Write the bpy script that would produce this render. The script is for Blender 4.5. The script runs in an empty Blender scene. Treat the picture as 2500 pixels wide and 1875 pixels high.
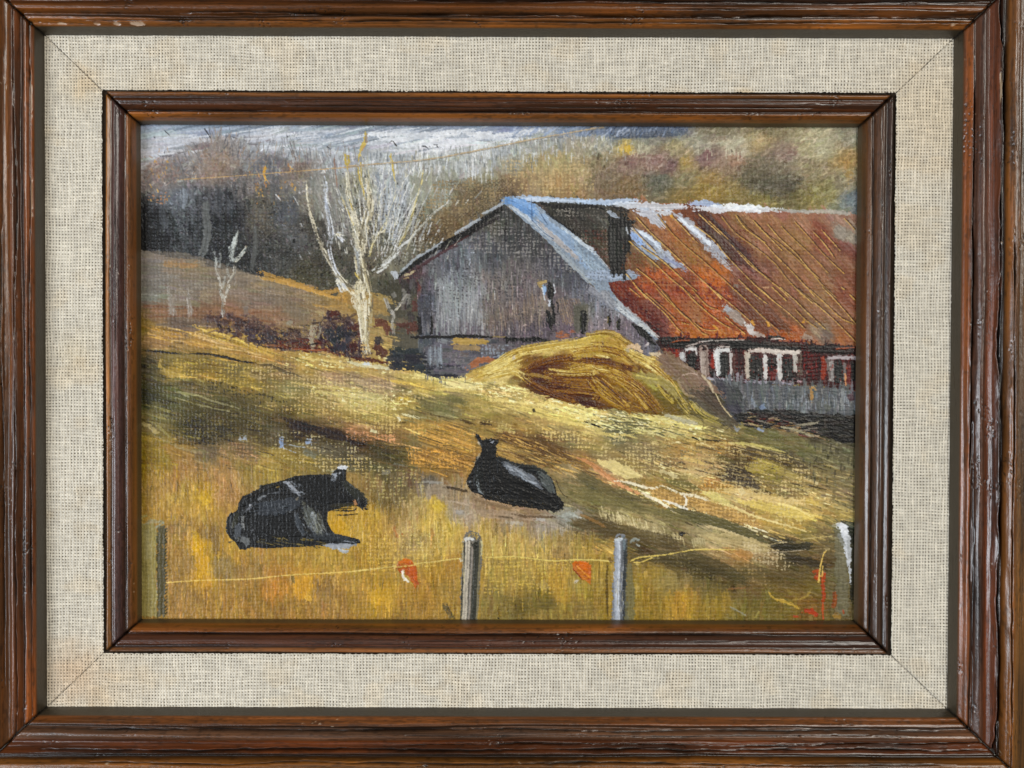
import bpy, math, random
from mathutils import Matrix, Vector
import numpy as np
# A small oil painting of a barn, hung on a wall: weathered wooden frame, linen liner, inner wooden frame, painted canvas.
# Frame coordinates below: x right, y DOWN, z out of the wall towards the viewer, in units of 0.1 mm (UN metres)
UN = 1e-4
C = bpy.context.scene.collection
scn = bpy.context.scene
def W(x, y, z): return Vector((x * UN, -z * UN, -y * UN))
# ---------------------------------------------------------------- camera
FL = 2400.0; CAM = (25.3, -10.8, 2400.0); RX, RY, RZ = -0.0149355, 0.0024115, 0.0031841
def _rot():
    ca, sa, cb, sb, cc, sc = math.cos(RX), math.sin(RX), math.cos(RY), math.sin(RY), math.cos(RZ), math.sin(RZ)
    return np.array([[1, 0, 0], [0, ca, -sa], [0, sa, ca]]) @ np.array([[cb, 0, sb], [0, 1, 0], [-sb, 0, cb]]) @ np.array([[cc, -sc, 0], [sc, cc, 0], [0, 0, 1]])
RM = _rot()
cd = bpy.data.cameras.new('camera'); cam = bpy.data.objects.new('camera', cd); C.objects.link(cam); scn.camera = cam
rt, up, bk = W(*RM[0]).normalized(), -W(*RM[1]).normalized(), W(*RM[2]).normalized()
m = Matrix.Identity(4)
for i, v in enumerate((rt, up, bk, W(*CAM))):
    for j in range(3): m[j][i] = v[j]
cam.matrix_world = m
cd.sensor_fit = 'HORIZONTAL'; cd.sensor_width = 36; cd.lens = 36 * FL / 2500; cd.clip_start = .01; cd.clip_end = 50
# ---------------------------------------------------------------- light: two soft windows of a room, dim walls around
w = bpy.data.worlds.new('World'); scn.world = w; w.use_nodes = True
bg = w.node_tree.nodes['Background']; bg.inputs[0].default_value = (.60, .58, .55, 1); bg.inputs[1].default_value = .15
def area(name, pos, tgt, sx, sy, power, col):
    l = bpy.data.lights.new(name, 'AREA'); l.shape = 'RECTANGLE'; l.size = sx; l.size_y = sy; l.energy = power; l.color = col
    o = bpy.data.objects.new(name, l); C.objects.link(o); o.location = pos
    o.rotation_euler = (Vector(tgt) - Vector(pos)).to_track_quat('-Z', 'Y').to_euler(); return o
area('window_light', (-.62, -.62, -.14), (0, 0, 0), .34, .26, 5.4, (.87, .93, 1.0))
area('far_window_light', (.70, -1.55, .52), (0, 0, 0), .50, .80, 17.5, (1.0, .96, .88))
scn.view_settings.view_transform = 'Standard'; scn.view_settings.look = 'None'; scn.view_settings.exposure = 0; scn.view_settings.gamma = 1
try: scn.view_settings.use_curve_mapping = False
except Exception: pass
# ---------------------------------------------------------------- numpy toolkit
import numpy as np
_T = np.random.RandomState(7).rand(256, 256).astype(np.float32)
def vnoise(x, y, seed=0):
    """smooth value noise, one cell per unit"""
    x = np.asarray(x, np.float32) + seed * 17.37; y = np.asarray(y, np.float32) + seed * 41.71
    xi = np.floor(x); yi = np.floor(y); fx = x - xi; fy = y - yi
    fx = fx * fx * (3 - 2 * fx); fy = fy * fy * (3 - 2 * fy)
    xi = xi.astype(np.int64) & 255; yi = yi.astype(np.int64) & 255
    x1 = (xi + 1) & 255; y1 = (yi + 1) & 255
    a = _T[yi, xi]; b = _T[yi, x1]; c = _T[y1, xi]; d = _T[y1, x1]
    return (a + (b - a) * fx) * (1 - fy) + (c + (d - c) * fx) * fy
def fbm(x, y, seed=0, octv=4):
    s = 0; a = .5; n = 0
    for i in range(octv):
        s = s + a * vnoise(x * 2 ** i, y * 2 ** i, seed + i * 3); n += a; a *= .5
    return s / n
def sstep(a, b, x):
    t = np.clip((x - a) / (b - a), 0, 1); return t * t * (3 - 2 * t)
def hexc(h):
    if not isinstance(h, str): return np.array(h, np.float32)
    h = h.lstrip('#'); return np.array([int(h[i:i + 2], 16) / 255 for i in (0, 2, 4)], np.float32)
def to_lin(c):
    c = np.clip(c, 0, 1)
    return np.where(c <= .04045, c / 12.92, ((c + .055) / 1.055) ** 2.4)
# ---------------------------------------------------------------- the painter: lays oil paint (colour + thickness) on a canvas grid
STEP = 1.35
PX0, PY0, PX1, PY1 = 322.0, 286.0, 2112.0, 1534.0
GW = int((PX1 - PX0) / STEP); GH = int((PY1 - PY0) / STEP)
gx = (PX0 + np.arange(GW) * STEP).astype(np.float32); gy = (PY0 + np.arange(GH) * STEP).astype(np.float32)
X, Y = np.meshgrid(gx, gy)
COL = np.zeros((GH, GW, 3), np.float32) + .5
HT = np.zeros((GH, GW), np.float32)
# plain weave of the cotton canvas
_u = (X + 5 * (vnoise(X / 60, Y / 60, 3) - .5) + 2.0 * (vnoise(X / 14, Y / 14, 5) - .5)) / 9.7
_v = (Y + 5 * (vnoise(X / 60, Y / 60, 4) - .5) + 2.0 * (vnoise(X / 14, Y / 14, 6) - .5)) / 9.3
_a = np.abs(np.sin(np.pi * _u)); _b = np.abs(np.sin(np.pi * _v))
_c = np.sin(np.pi * _u) * np.sin(np.pi * _v)
WV = np.maximum(_a * (.62 + .38 * _c), _b * (.62 - .38 * _c)); WV = (WV - WV.min()) / (WV.max() - WV.min())
WV = WV * (.55 + .55 * vnoise(X / 9.7, Y / 9.3, 9))
CR = vnoise(X / 2.6, Y / 2.3, 101) * .6 + vnoise(X / 5.5, Y / 4.2, 103) * .4      # crumbly drag of stiff paint
CR = np.clip((CR - .5) * 1.5 + .5, 0, 1)
R = np.random.RandomState(11)
OFF = dict(A=(300, 280), B=(850, 280), C=(1400, 280), D=(1550, 280), E=(300, 700), F=(850, 700), G=(1400, 700), H=(1550, 700),
           I=(300, 1100), J=(850, 1100), K=(1400, 1100), L=(1550, 1100))
K_ = 600 / 2212.0
def P(s):
    """'A 100,200 300,400 B 10,10' -> photograph-sized coordinates on the picture"""
    out = []; o = (0, 0); k = 1
    for t in s.split():
        if ',' in t:
            a, b = t.split(','); out.append((o[0] + float(a) * k, o[1] + float(b) * k))
        elif t == 'V': o = (0, 0); k = 2500 / 2212.0
        else: o = OFF[t]; k = K_
    return np.array(out, np.float32)
def smooth(p, n=6):
    if len(p) < 3: return p
    q = np.vstack([2 * p[0] - p[1], p, 2 * p[-1] - p[-2]]); out = []
    for i in range(1, len(q) - 2):
        t = np.linspace(0, 1, n, endpoint=False)[:, None]
        out.append(.5 * ((2 * q[i]) + (-q[i - 1] + q[i + 1]) * t + (2 * q[i - 1] - 5 * q[i] + 4 * q[i + 1] - q[i + 2]) * t ** 2 +
                         (-q[i - 1] + 3 * q[i] - 3 * q[i + 1] + q[i + 2]) * t ** 3))
    return np.vstack(out + [q[-2][None]])
def sub(x0, y0, x1, y1):
    i0 = max(0, int((x0 - PX0) / STEP)); i1 = min(GW, int((x1 - PX0) / STEP) + 2)
    j0 = max(0, int((y0 - PY0) / STEP)); j1 = min(GH, int((y1 - PY0) / STEP) + 2)
    return slice(j0, j1), slice(i0, i1)
def lay(sl, al, col, h, lvl=.5):
    c = COL[sl]; c += (col - c) * al[..., None]
    t = HT[sl]; t += (lvl * t + h - t) * al
_sd = [0]
def stroke(pts, w, col, a=1., dry=.25, jit=.05, h=.35, taper=.12, n=6, brs=2.2, soft=0, lvl=.6, rag=.25):
    if isinstance(pts, str): pts = P(pts)
    p = smooth(np.asarray(pts, np.float32), n) if len(pts) > 2 else np.asarray(pts, np.float32)
    if len(p) < 2: return
    col = hexc(col); ws = np.atleast_1d(np.array(w, np.float32)); wmax = ws.max()
    m = wmax / 2 + 4
    sl = sub(p[:, 0].min() - m, p[:, 1].min() - m, p[:, 0].max() + m, p[:, 1].max() + m)
    x = X[sl]; y = Y[sl]
    if x.size == 0: return
    best = np.full(x.shape, 1e9, np.float32); sd = np.zeros_like(best); tt = np.zeros_like(best)
    d = np.diff(p, axis=0); L = np.hypot(d[:, 0], d[:, 1]) + 1e-6; cum = np.concatenate([[0], np.cumsum(L)]); tot = cum[-1]
    for i in range(len(d)):
        ux, uy = d[i] / L[i]; rx = x - p[i, 0]; ry = y - p[i, 1]
        t = rx * ux + ry * uy; s = rx * uy - ry * ux; tc = np.clip(t, 0, L[i])
        dd = np.hypot(t - tc, s); k = dd < best
        best = np.where(k, dd, best); sd = np.where(k, np.sign(s) * dd, sd); tt = np.where(k, cum[i] + tc, tt)
    f = tt / tot
    r = (np.interp(f, np.linspace(0, 1, len(ws)), ws) if len(ws) > 1 else ws[0]) / 2
    _sd[0] += 1; se = _sd[0] * .731
    bn = vnoise(sd / brs + 50, tt / 55, se) * .65 + vnoise(sd / (brs * .5) + 9, tt / 22, se + 5) * .35
    re = r * (1 - rag + 2 * rag * vnoise(tt / 9, sd * 0 + (sd > 0) * 7, se + 2))
    cr = CR[sl]; re = re + (cr - .5) * min(4.5, 1.2 + wmax * .28)
    edge = np.clip((re - best) / (1.3 + soft) + .5, 0, 1)
    end = np.minimum(f, 1 - f) / max(taper, 1e-3)
    thr = dry + (1 - np.clip(end, 0, 1)) * .45
    g = bn * .5 + WV[sl] * .25 + cr * .28
    al = edge * sstep(thr - .08, thr + .08, g + .08) * a
    cc = col + (bn[..., None] - .5) * 2 * jit
    lay(sl, al, cc, h * (.35 + 1.0 * bn) , lvl)
def inpoly(p, x, y):
    r = np.zeros(x.shape, bool); j = len(p) - 1
    for i in range(len(p)):
        xi, yi = p[i]; xj, yj = p[j]
        if yi != yj:
            c = ((yi > y) != (yj > y)) & (x < (xj - xi) * (y - yi) / (yj - yi) + xi); r ^= c
        j = i
    return r
def mask(pts, wob=4, ws=14, sm=False, seed=None):
    if isinstance(pts, str): pts = P(pts)
    if sm: pts = smooth(np.vstack([pts, pts[:1]]), 6)
    _sd[0] += 1; se = seed if seed is not None else _sd[0]
    sl = sub(pts[:, 0].min() - 8, pts[:, 1].min() - 8, pts[:, 0].max() + 8, pts[:, 1].max() + 8)
    x = X[sl]; y = Y[sl]
    m = np.zeros(X.shape, bool)
    m[sl] = inpoly(pts, x + wob * 2 * (fbm(x / ws, y / ws, se, 2) - .5), y + wob * 2 * (fbm(x / ws, y / ws, se + 9, 2) - .5))
    return m
def poly(pts, col, wob=3, ws=12, a=1., dry=0., jit=.04, ang=0, h=.3, sm=False, bs=(60, 2.2)):
    """area filled with bristly paint running along ang (degrees, down-right positive)"""
    m = mask(pts, wob, ws, sm); j, i = np.where(m)
    if len(j) == 0: return m
    sl = (slice(j.min(), j.max() + 1), slice(i.min(), i.max() + 1)); x = X[sl]; y = Y[sl]
    c, s = np.cos(np.radians(ang)), np.sin(np.radians(ang)); _sd[0] += 1
    t = x * c + y * s; q = -x * s + y * c
    bn = vnoise(t / bs[0], q / bs[1], _sd[0] * .37) * .6 + vnoise(t / (bs[0] * .35), q / (bs[1] * .5), _sd[0] * .37 + 4) * .4
    al = m[sl] * a
    if dry > 0: al = al * sstep(dry - .12, dry + .12, bn * .55 + WV[sl] * .45 + .05)
    lay(sl, al.astype(np.float32), hexc(col) + (bn[..., None] - .5) * 2 * jit, h * (.3 + bn))
    return m
def guide(txt, pw=2.0):
    """colour samples 'A 100,200#aabbcc ...' -> smooth colour field over the whole canvas"""
    o = OFF['A']; pts = []; cs = []
    for t in txt.split():
        if '#' in t:
            a, b = t.split('#'); u, v = a.split(','); pts.append((o[0] + float(u) * K_, o[1] + float(v) * K_)); cs.append(hexc(b))
        else: o = OFF[t]
    pts = np.array(pts, np.float32); cs = np.array(cs, np.float32)
    k = 6; xs = X[::k, ::k]; ys = Y[::k, ::k]
    xs = xs + 26 * (fbm(xs / 45, ys / 20, 2, 2) - .5); ys = ys + 18 * (fbm(xs / 60, ys / 18, 8, 2) - .5)
    num = np.zeros(xs.shape + (3,), np.float32); den = np.zeros(xs.shape, np.float32)
    for p, c in zip(pts, cs):
        w = 1 / (((xs - p[0]) / 1.25) ** 2 + (ys - p[1]) ** 2 + 30) ** pw
        num += w[..., None] * c; den += w
    g = num / den[..., None]
    # bilinear up
    fy = np.clip(np.arange(GH) / k, 0, g.shape[0] - 1.001); fx = np.clip(np.arange(GW) / k, 0, g.shape[1] - 1.001)
    iy = fy.astype(int); ix = fx.astype(int); fy = (fy - iy)[:, None, None]; fx = (fx - ix)[None, :, None]
    iy1 = np.minimum(iy + 1, g.shape[0] - 1); ix1 = np.minimum(ix + 1, g.shape[1] - 1)
    return ((g[iy][:, ix] * (1 - fx) + g[iy][:, ix1] * fx) * (1 - fy) + (g[iy1][:, ix] * (1 - fx) + g[iy1][:, ix1] * fx) * fy).astype(np.float32)
def fill(m, G, n, L, w, ang, dry=.3, jit=.04, h=.3, cj=.03, aj=8, a=.9, brs=2., hue=.01):
    """n short strokes inside mask m, colour taken from field G"""
    j, i = np.where(m)
    if len(j) == 0: return
    for k in R.randint(0, len(j), n):
        x0 = gx[i[k]]; y0 = gy[j[k]]
        an = np.radians((ang(x0, y0) if callable(ang) else ang) + R.randn() * aj)
        l = L * (.5 + R.rand()) / 2; c = (G[j[k], i[k]] if not isinstance(G, str) else hexc(G)) + R.randn() * cj + R.randn(3) * hue
        dx, dy = np.cos(an) * l, np.sin(an) * l
        stroke([(x0 - dx, y0 - dy), (x0 + dx, y0 + dy)], w * (.5 + R.rand()), c, a, dry, jit, h, .3, brs=brs)
def dots(m, col, cov=.35, a=.85, h=.3, sc=40, seed=1, shp=.1):
    """paint dragged over the weave: sticks to the thread crowns only"""
    if isinstance(m, str): m = mask(m, 14, 30)
    j, i = np.where(m)
    if len(j) == 0: return
    sl = (slice(j.min(), j.max() + 1), slice(i.min(), i.max() + 1)); x = X[sl]; y = Y[sl]
    g = WV[sl] + .55 * (fbm(x / sc, y / sc * 1.6, seed, 3) - .5) + .55 * (CR[sl] - .5)
    al = sstep(1 - cov - shp, 1 - cov + shp, g) * m[sl] * a
    lay(sl, al.astype(np.float32), hexc(col), h, .8)
# ---------------------------------------------------------------- the picture: colour samples of the under-painting
G1 = guide('''A 200,130#8f9bab 300,250#b9bcc2 600,150#8d98a8 900,130#8e98a6 500,250#b4b7be 1300,230#b0b4ba 1700,150#9ea6b0 2000,230#a9afb5 2100,130#8b95a0 200,400#b5b6ba
B 300,130#8a93a0 500,200#c0c4ca 800,250#cdcfd3 1100,230#c6cace 800,130#8e97a6 1200,130#8b95a8 1500,140#8491a8 2000,150#7b8aa3
C 300,140#5f7090 600,150#4d5a72 900,140#5a6577
A 300,480#7b706b 500,430#6a6665 850,300#77706c 900,370#80736a 850,480#7a6a5f 250,600#6d6460 450,560#66605d 1150,330#7e7f82 1300,430#5c5c60 1550,360#8d9297 1550,470#6c5f56 200,900#2b2b2c 200,1150#1b1b1d 500,750#565a60 450,950#45484b 600,1100#3f4244 900,800#45464a 950,950#2b2c2e 900,1150#2a2b2b 1100,650#5f5a58 1250,800#57534b 1250,1000#4c4841 1100,1300#30302f 1400,1250#3b3b38 1450,900#4b4d51 1550,1100#4a4a4a 1700,1000#3c3832 1750,650#7d7b75 1700,800#6f6a60 1850,1300#3e3a30 1700,1450#45412f 2000,1350#47443a 2000,1000#73706a 2100,600#85806c 2150,900#6f6a5e 2000,450#8d9095
B 100,600#7c7a68 100,1000#57544a 100,1300#585246 300,600#8d9092 300,400#a9adb0 500,600#8d9093 450,800#82868a 400,1100#5b5a50 700,600#8f907f 800,700#87846e 700,900#6f6b55 900,500#a2a49f 1000,800#7b6a48 900,1000#775d38 750,1100#6b5536 1100,900#7d6745 1200,700#84714f 1250,600#8d8463 1100,450#aeb0ae 1200,350#b2b5b5 1400,350#a3a8aa 1500,450#a0997c 1600,550#a58a5a 1700,450#b09a63 1900,400#a8955f 2100,300#a3977a 1600,300#a3a59c 1900,220#9aa0a0 1900,600#b08d55 2100,500#a98f5e 2000,700#a07c48 1500,650#8a6d4b 400,1350#66604f 600,1250#6c6754 350,1500#4a4739
C 200,250#a09c86 480,310#c2a344 200,450#8e7d57 500,420#8a6a5e 300,550#857058 750,420#8c6d60 880,430#7a5a57 600,300#a19a7c 900,300#9f9062 1000,430#a88a4a 800,600#696652 1000,600#8a7d52 300,640#80694a 500,680#83663f 1200,380#84605c 1150,300#9e997e 1400,420#96755a 1450,280#aba283 1700,220#b39760 1250,600#96773c 1200,700#9a7a30 1000,750#907634 1600,560#6f6448 1450,700#8a7333 1900,350#8c7360 1800,480#7a6c54 1800,650#5e5742 1300,150#807558 1700,140#7d714f 2100,300#ab9e70 2150,500#93825a 2000,700#7a6c35 1700,770#8f7d38 2150,750#8c7b35
D 1700,300#aea47c 1900,420#a98545 1900,600#8c7f5c 1950,760#6f7b7c 1700,700#8d8145 1950,200#8b8468 1200,620#5f5844 1400,640#5c5541''')
G2 = guide('''A 200,1300#7d746a 300,1500#7c756c 600,1350#8d7b62 600,1550#83786a 1000,1500#837667 1300,1480#9b7f4d 1300,1580#877a66 1700,1580#8f7c5e 1900,1620#a5813f
E 250,100#7a766b 600,100#837769 1100,150#867664 1300,100#857565 300,230#86664c 700,220#83634a 1000,230#875f45 1300,250#8a6b52 1600,200#7f6f5a 1900,80#9b7c49 1750,170#937c58 200,350#8a7030 500,330#72604f 350,420#9a783e 700,470#a88247 300,500#98764a 1000,560#ac8a45 1100,470#b79848 850,430#a88636 1300,610#b08a45 200,700#484128 400,680#7d6b3a 700,720#80692f 450,760#a5893b 800,800#94782e 1100,850#97803c 250,850#504a2c 500,900#5f5836 200,1000#3c3a1d 400,1060#55502c 800,930#6a5e35 1000,760#786637 1300,780#7e6a3a 1500,760#8a6f4a 1600,690#b4964f 1900,700#ac8e4d 1900,800#a08460 2100,830#9c8460 1500,930#8f8150 1400,1000#86763f 2100,980#c0af6a 2050,1060#bcaa66 1700,1050#97824a 1600,1130#7e6c38 2000,1150#9e8544 600,1180#504925 900,1080#564b28 700,1300#433a1f 900,1250#4c4224 1100,1100#5a4f2c 1200,1250#54482a 1500,1180#5d4d28 1600,1270#3b2c17 1900,1330#3a2c1a 1400,1350#584d33 2100,1280#a0754a 1900,1250#7d623c 250,1250#7a6b3c 250,1400#8f7528 200,1550#8e7421 500,1500#9c7838 900,1600#a67e45 800,1500#6f5f43 1100,1500#7a6345 1400,1520#998039 1300,1600#a2863c 1800,1500#6c6450 2000,1500#5e543d 2100,1600#5f563a 1700,1600#8b7638 300,1150#6b6230
F 200,750#b39450 500,800#b29a55 800,830#bba75e 1000,850#c5b778 300,870#9a8365 700,930#b39b50 150,900#9b8468 450,950#7f6f4a 700,1020#6c633c 900,1050#6e653f 600,1130#75683a 900,1130#766b42 200,1020#c2b473 300,1100#ac974f 150,1200#968042 500,1020#9f8740 1200,1080#9a8748 1100,1150#8f7b42 600,1250#a2803c 900,1300#a47f3a 1100,1200#86713d 150,1300#9d7446 400,1350#7f6236 100,1400#43301a 300,1450#4d4225 600,1400#75653a 1000,1400#9a7838 700,1550#8f6730 1000,1550#93692e 400,1550#504627 100,1600#5a4d2e 1300,1300#8d7038 1400,1250#8d773f 1700,1200#a58950 1600,1300#94783f 1500,1350#6a4d28 1700,1400#5f4424 1900,1500#5a3f22 1450,1450#93753a 1700,1550#6d5834 2000,1400#746540 2100,1300#a38850 2000,1150#c3ad62 2100,1200#c6b36a 1800,1100#bca664 1500,1050#b09a5a 2150,1550#8e6534 1900,1600#8c7a50
G 200,1230#c6b672 500,1200#6b6542 700,1200#a69a5c 1000,1270#a6995a 1300,1250#86794a 1600,1350#6b6038 1800,1450#7d7243 2100,1500#706b4a 200,1400#948248 400,1330#5c5a3f 500,1450#7b6c47 700,1530#7e6c4a 1000,1450#a07f43 1300,1450#9a783e 900,1560#977a4c 1200,1600#a98d58 1500,1500#5b4525 1600,1580#3f321f 1900,1600#5a4a28 400,1600#7a6538 100,1550#8b6d3b 1900,1330#7a6a48 2150,1350#3b3326
H 1500,1400#7b7248 1700,1450#6a6546 1900,1500#5f5a40 1900,1300#332d24 1100,1580#a0893f 1300,1620#7e6c30
I 300,100#8a701f 250,400#a38038 600,150#a67f48 900,220#a8804a 1050,100#937a40 500,250#a1793c 600,350#a88433 750,400#b99224 900,400#a47b45 400,550#aa8435 700,550#b38c38 500,700#9b7a42 700,850#c49420 450,900#a37c38 600,950#9f7b3c 800,750#8a6a34 950,750#b48f3a 1200,150#9b8138 1500,130#8b7435 1800,100#7a6a3d 2100,250#9c7d42 1000,950#ac8430 900,1050#8e7340 1200,1050#9c7a40 500,1100#977438 700,1150#bb8c28 1400,1100#a97c34 1350,1230#b07a30 1500,950#a88538 1900,950#ae8c3a 1950,700#bb912c 2100,650#b08a35 1650,1200#c09030 1800,1250#97753e 600,1300#9c763a 900,1400#a07a34 1200,1350#94702f 1500,1400#9a7432 1900,1400#997337 2100,1250#a8833a
J 200,600#b38e36 100,700#b8953f 300,800#a98538 200,1000#a68232 100,1300#a88234 300,1300#c09630 500,1450#a07a36 450,600#9c8048 500,700#a88a55 600,550#a8905c 800,500#c0a040 700,650#bda04e 900,700#b99d48 600,830#9a8250 700,900#ac9048 900,900#b5964a 800,1100#a88030 700,1250#a97e34 900,1250#a07f3a 950,1000#a87f38 300,150#5c5230 500,300#66583a 400,450#6e5c36 200,300#8a7340 800,350#8e7f6c 950,400#8a765a 700,150#96702f 900,200#7f6232 900,100#936c2e 700,270#635a4c 1000,550#948672 1100,600#a39078 1200,500#8c7457 1400,560#95795a 1600,600#856c50 1500,650#96866c 1800,680#938574 2000,600#8c8c82 2100,680#6d5f42 1200,700#b0934a 1500,800#b0944e 1800,850#a98f4c 1950,900#937845 1300,900#ad9048 1400,1100#a98d44 1600,1000#a88c46 1900,1150#b08c38 1300,1350#87733a 1600,1400#70602e 1800,1350#75652f 1500,1280#a08440 1900,1300#b08b38 2100,1200#9e8742 1700,1500#8e7638 2100,1450#8b7437 2000,300#726640 2100,400#75693f 2000,150#93805a 2150,100#87643a 1800,100#83703f
K 200,50#84744a 500,100#8a7442 300,180#b89a72 400,150#b8a068 300,250#9a7448 150,300#5f5738 200,420#6a6238 500,450#6b6239 500,560#9b8a5a 700,700#9e8d62 300,700#57482c 100,650#66502e 600,850#504329 900,820#5c4d31 800,350#a07e3e 900,300#6e6337 900,420#b08238 1200,500#a87d36 1500,620#a07840 1100,600#5f5836 1400,700#625934 1000,520#5c5536 1600,780#5f5233 1900,870#3f3828 900,600#766b40 1100,700#90805a 1300,800#a8966a 1600,880#a8946a 1700,950#9a8258 1300,950#8d7448 1500,930#a87b42 1000,1000#55472a 1200,1100#4d4329 1500,1150#665a35 1800,1050#6a5a36 2000,1000#4c4228 2100,950#5d4c2a 900,50#9a7c44 1100,180#bca56c 1200,100#a98c5c 1400,150#4a3d26 1500,250#3b3224 1700,150#98873a 1800,250#8c7a3c 2100,250#7a6a40 1900,50#4e4630 1600,320#5a4628 1250,300#9c733a 1900,350#79623f 1500,400#b59a66 1800,450#bfa45c 1950,560#c2aa5a 2100,600#b0924a 1300,460#bba962 2100,450#b3985a 1700,620#ab8d4a 2000,680#a18a48 2100,750#7d6c3a 700,1150#a08438 900,1200#97824a 1000,1350#ae8630 700,1400#92762e 1300,1400#94782f 1200,1200#7c6b3c 1600,1250#755c34 1700,1350#75662f 1500,1450#7e6e35 1900,1400#7e6a32 2100,1350#86622b 100,1200#a68a3c 250,1350#9c7e34 200,1000#a08438 100,850#a08440 300,900#9e7f3c
L 1500,1050#6b5a34 1600,1250#77642f 1750,1000#5f4c28 1850,1200#706541 1850,1000#6a6248 1900,1400#6b5b38 1700,800#6c5c3a 1900,550#ad9450 1900,350#7a6b48 1950,450#857650 1950,700#343a30''')
# ---------------------------------------------------------------- sky, woods, far hill
ALL = np.ones(X.shape, bool)
COL[:] = G1
sky = mask('A 0,0 B 2212,0 C 1050,0 C 1000,170 C 400,200 B 2212,180 1500,230 1100,420 700,400 300,330 A 2212,300 1900,310 1400,310 1250,300 1100,270 1000,330 850,330 700,330 500,370 330,400 170,470 0,470', 8, 20)
fill(sky, G1, 700, 90, 9, -6, .25, .05, .35, .02, 5)
for k in range(70):      # blue-grey streaks combed up to the right
    x = R.uniform(340, 1180); y = 306 + R.rand() ** 1.4 * 50
    stroke([(x, y), (x + R.uniform(60, 170), y - R.uniform(8, 30))], R.uniform(2, 6), R.choice(['#7f8b9c', '#8f99a8', '#a4abb6', '#6f7a88', '#c2c6cc']), .8, .35, .05, .4, .3)
for k in range(40):
    x = R.uniform(700, 1000); y = R.uniform(315, 365)
    stroke([(x, y + 12), (x + 50, y), (x + 110, y - 14)], R.uniform(2, 5), R.choice(['#8b94a0', '#a9afb8', '#c8cbd0', '#6e7780']), .7, .35, .05, .4, .3)
for k in range(90):
    x = R.uniform(345, 760); y = R.uniform(335, 395) - (x - 345) * .03
    stroke([(x, y), (x + R.uniform(30, 90), y - R.uniform(3, 9))], R.uniform(3, 7), R.choice(['#bcbfc6', '#c9cbd0', '#aeb3bd', '#b4b3b6']), .7, .3, .03, .4, .3)
for k in range(60):
    x = R.uniform(890, 1290); y = R.uniform(322, 362)
    stroke([(x, y), (x + R.uniform(30, 90), y - R.uniform(2, 9))], R.uniform(4, 9), R.choice(['#cfd1d5', '#c4c8ce', '#d8dadd']), .75, .25, .03, .5, .3)
trees = mask('A 0,480 160,465 330,400 520,350 700,330 800,250 880,180 960,220 1090,220 1150,290 1300,320 1450,310 1900,320 2212,350 B 0,400 B 700,500 B 500,1400 A 2212,1640 A 1900,1640 1700,1560 1470,1490 1200,1445 1050,1410 760,1370 700,1300 480,1290 160,1225 0,1225', 9, 16)
G1 = G1.copy(); G1[trees] = np.clip(G1[trees] * 1.12 + .022, 0, 1); COL[trees] = G1[trees]
fill(trees, G1, 2600, 18, 6, lambda x, y: -60 if y < 430 else 80, .42, .06, .35, .045, 35)
fill(trees & (Y > 440), G1, 1500, 12, 4, 20, .46, .08, .4, .085, 40, .8)
hillm = mask('B 500,450 1100,420 1500,260 2212,190 C 400,200 1000,160 1100,100 D 2100,60 D 2100,900 C 1000,800 B 1500,770 B 640,1480 B 350,1480', 8, 20)
_hg = G1[hillm]; _hl = _hg.mean(-1, keepdims=True); G1[hillm] = _hl + (_hg - _hl) * .78; COL[hillm] = G1[hillm]
fill(hillm, G1, 2300, 30, 8, lambda x, y: -28 if x > 1480 else 85, .35, .05, .35, .03, 22)
# thin twiggy tops of the woods against the sky
for k in range(170):
    x = R.choice([R.normal(535, 28), R.uniform(390, 760), R.uniform(600, 870)]); top = np.interp(x, [340, 430, 500, 530, 560, 600, 700, 900], [408, 385, 350, 332, 335, 362, 368, 372])
    y = top + R.uniform(0, 40); l = R.uniform(14, 34); a = np.radians(-90 + R.normal((x - 540) * .35 if abs(x - 540) < 90 else 0, 24))
    stroke([(x, y + l * .4), (x + np.cos(a) * l, y + np.sin(a) * l)], R.uniform(1.4, 2.6), R.choice(['#6d6b6c', '#7d7672', '#5b5c62', '#8d827a', '#9b8a7c']), .6, .2, .03, .2, .3)
for k in range(150):     # warm twigs
    x = R.normal(520, 90) if k % 2 else R.uniform(345, 800); y = R.uniform(372, 450); a = np.radians(R.uniform(-150, -40)); l = R.uniform(8, 20)
    stroke([(x, y), (x + np.cos(a) * l, y + np.sin(a) * l)], R.uniform(1.4, 2.8), R.choice(['#9b8069', '#a8866a', '#857264', '#8f8074', '#b09480']), .55, .35, .03, .25, .3)
fill(mask('A 160,480 330,400 560,400 480,620 160,640', 8, 20), '#8a7469', 80, 14, 4, -50, .46, .05, .25, .05, 30, .55)
fill(mask('A 700,340 980,330 950,560 760,560', 8, 20), '#8c7866', 70, 16, 4, -60, .46, .05, .25, .05, 30, .5)
for k in range(140):     # greyish white vertical dabs at the sky edge behind the bare tree
    x = R.uniform(660, 1330); y = np.interp(x, [660, 850, 1000, 1330], [378, 372, 385, 352]) + R.uniform(-14, 40)
    stroke([(x, y), (x + R.uniform(-3, 3), y + R.uniform(12, 34))], R.uniform(1.8, 4.5), R.choice(['#9ba0a4', '#b3b7bb', '#7f858b', '#c6c9cb', '#8b8d88', '#62686e']), .6, .3, .05, .4, .3)
for k in range(330):     # sky dragged down into the hill
    x = R.uniform(930, 1560); b = np.interp(x, [930, 1150, 1300, 1560], [395, 370, 345, 322]); y = b + R.uniform(-20, 45)
    c = np.array(R.choice(['b', 'w', 'g', 'd']))
    stroke([(x, y), (x + R.uniform(-3, 3), y + R.uniform(10, 30))], R.uniform(1.5, 3.8), dict(b='#a8aeb2', w='#cdcfd0', g='#a39c80', d='#6f7370')[str(c)], .6, .32, .05, .45, .3)
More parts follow.
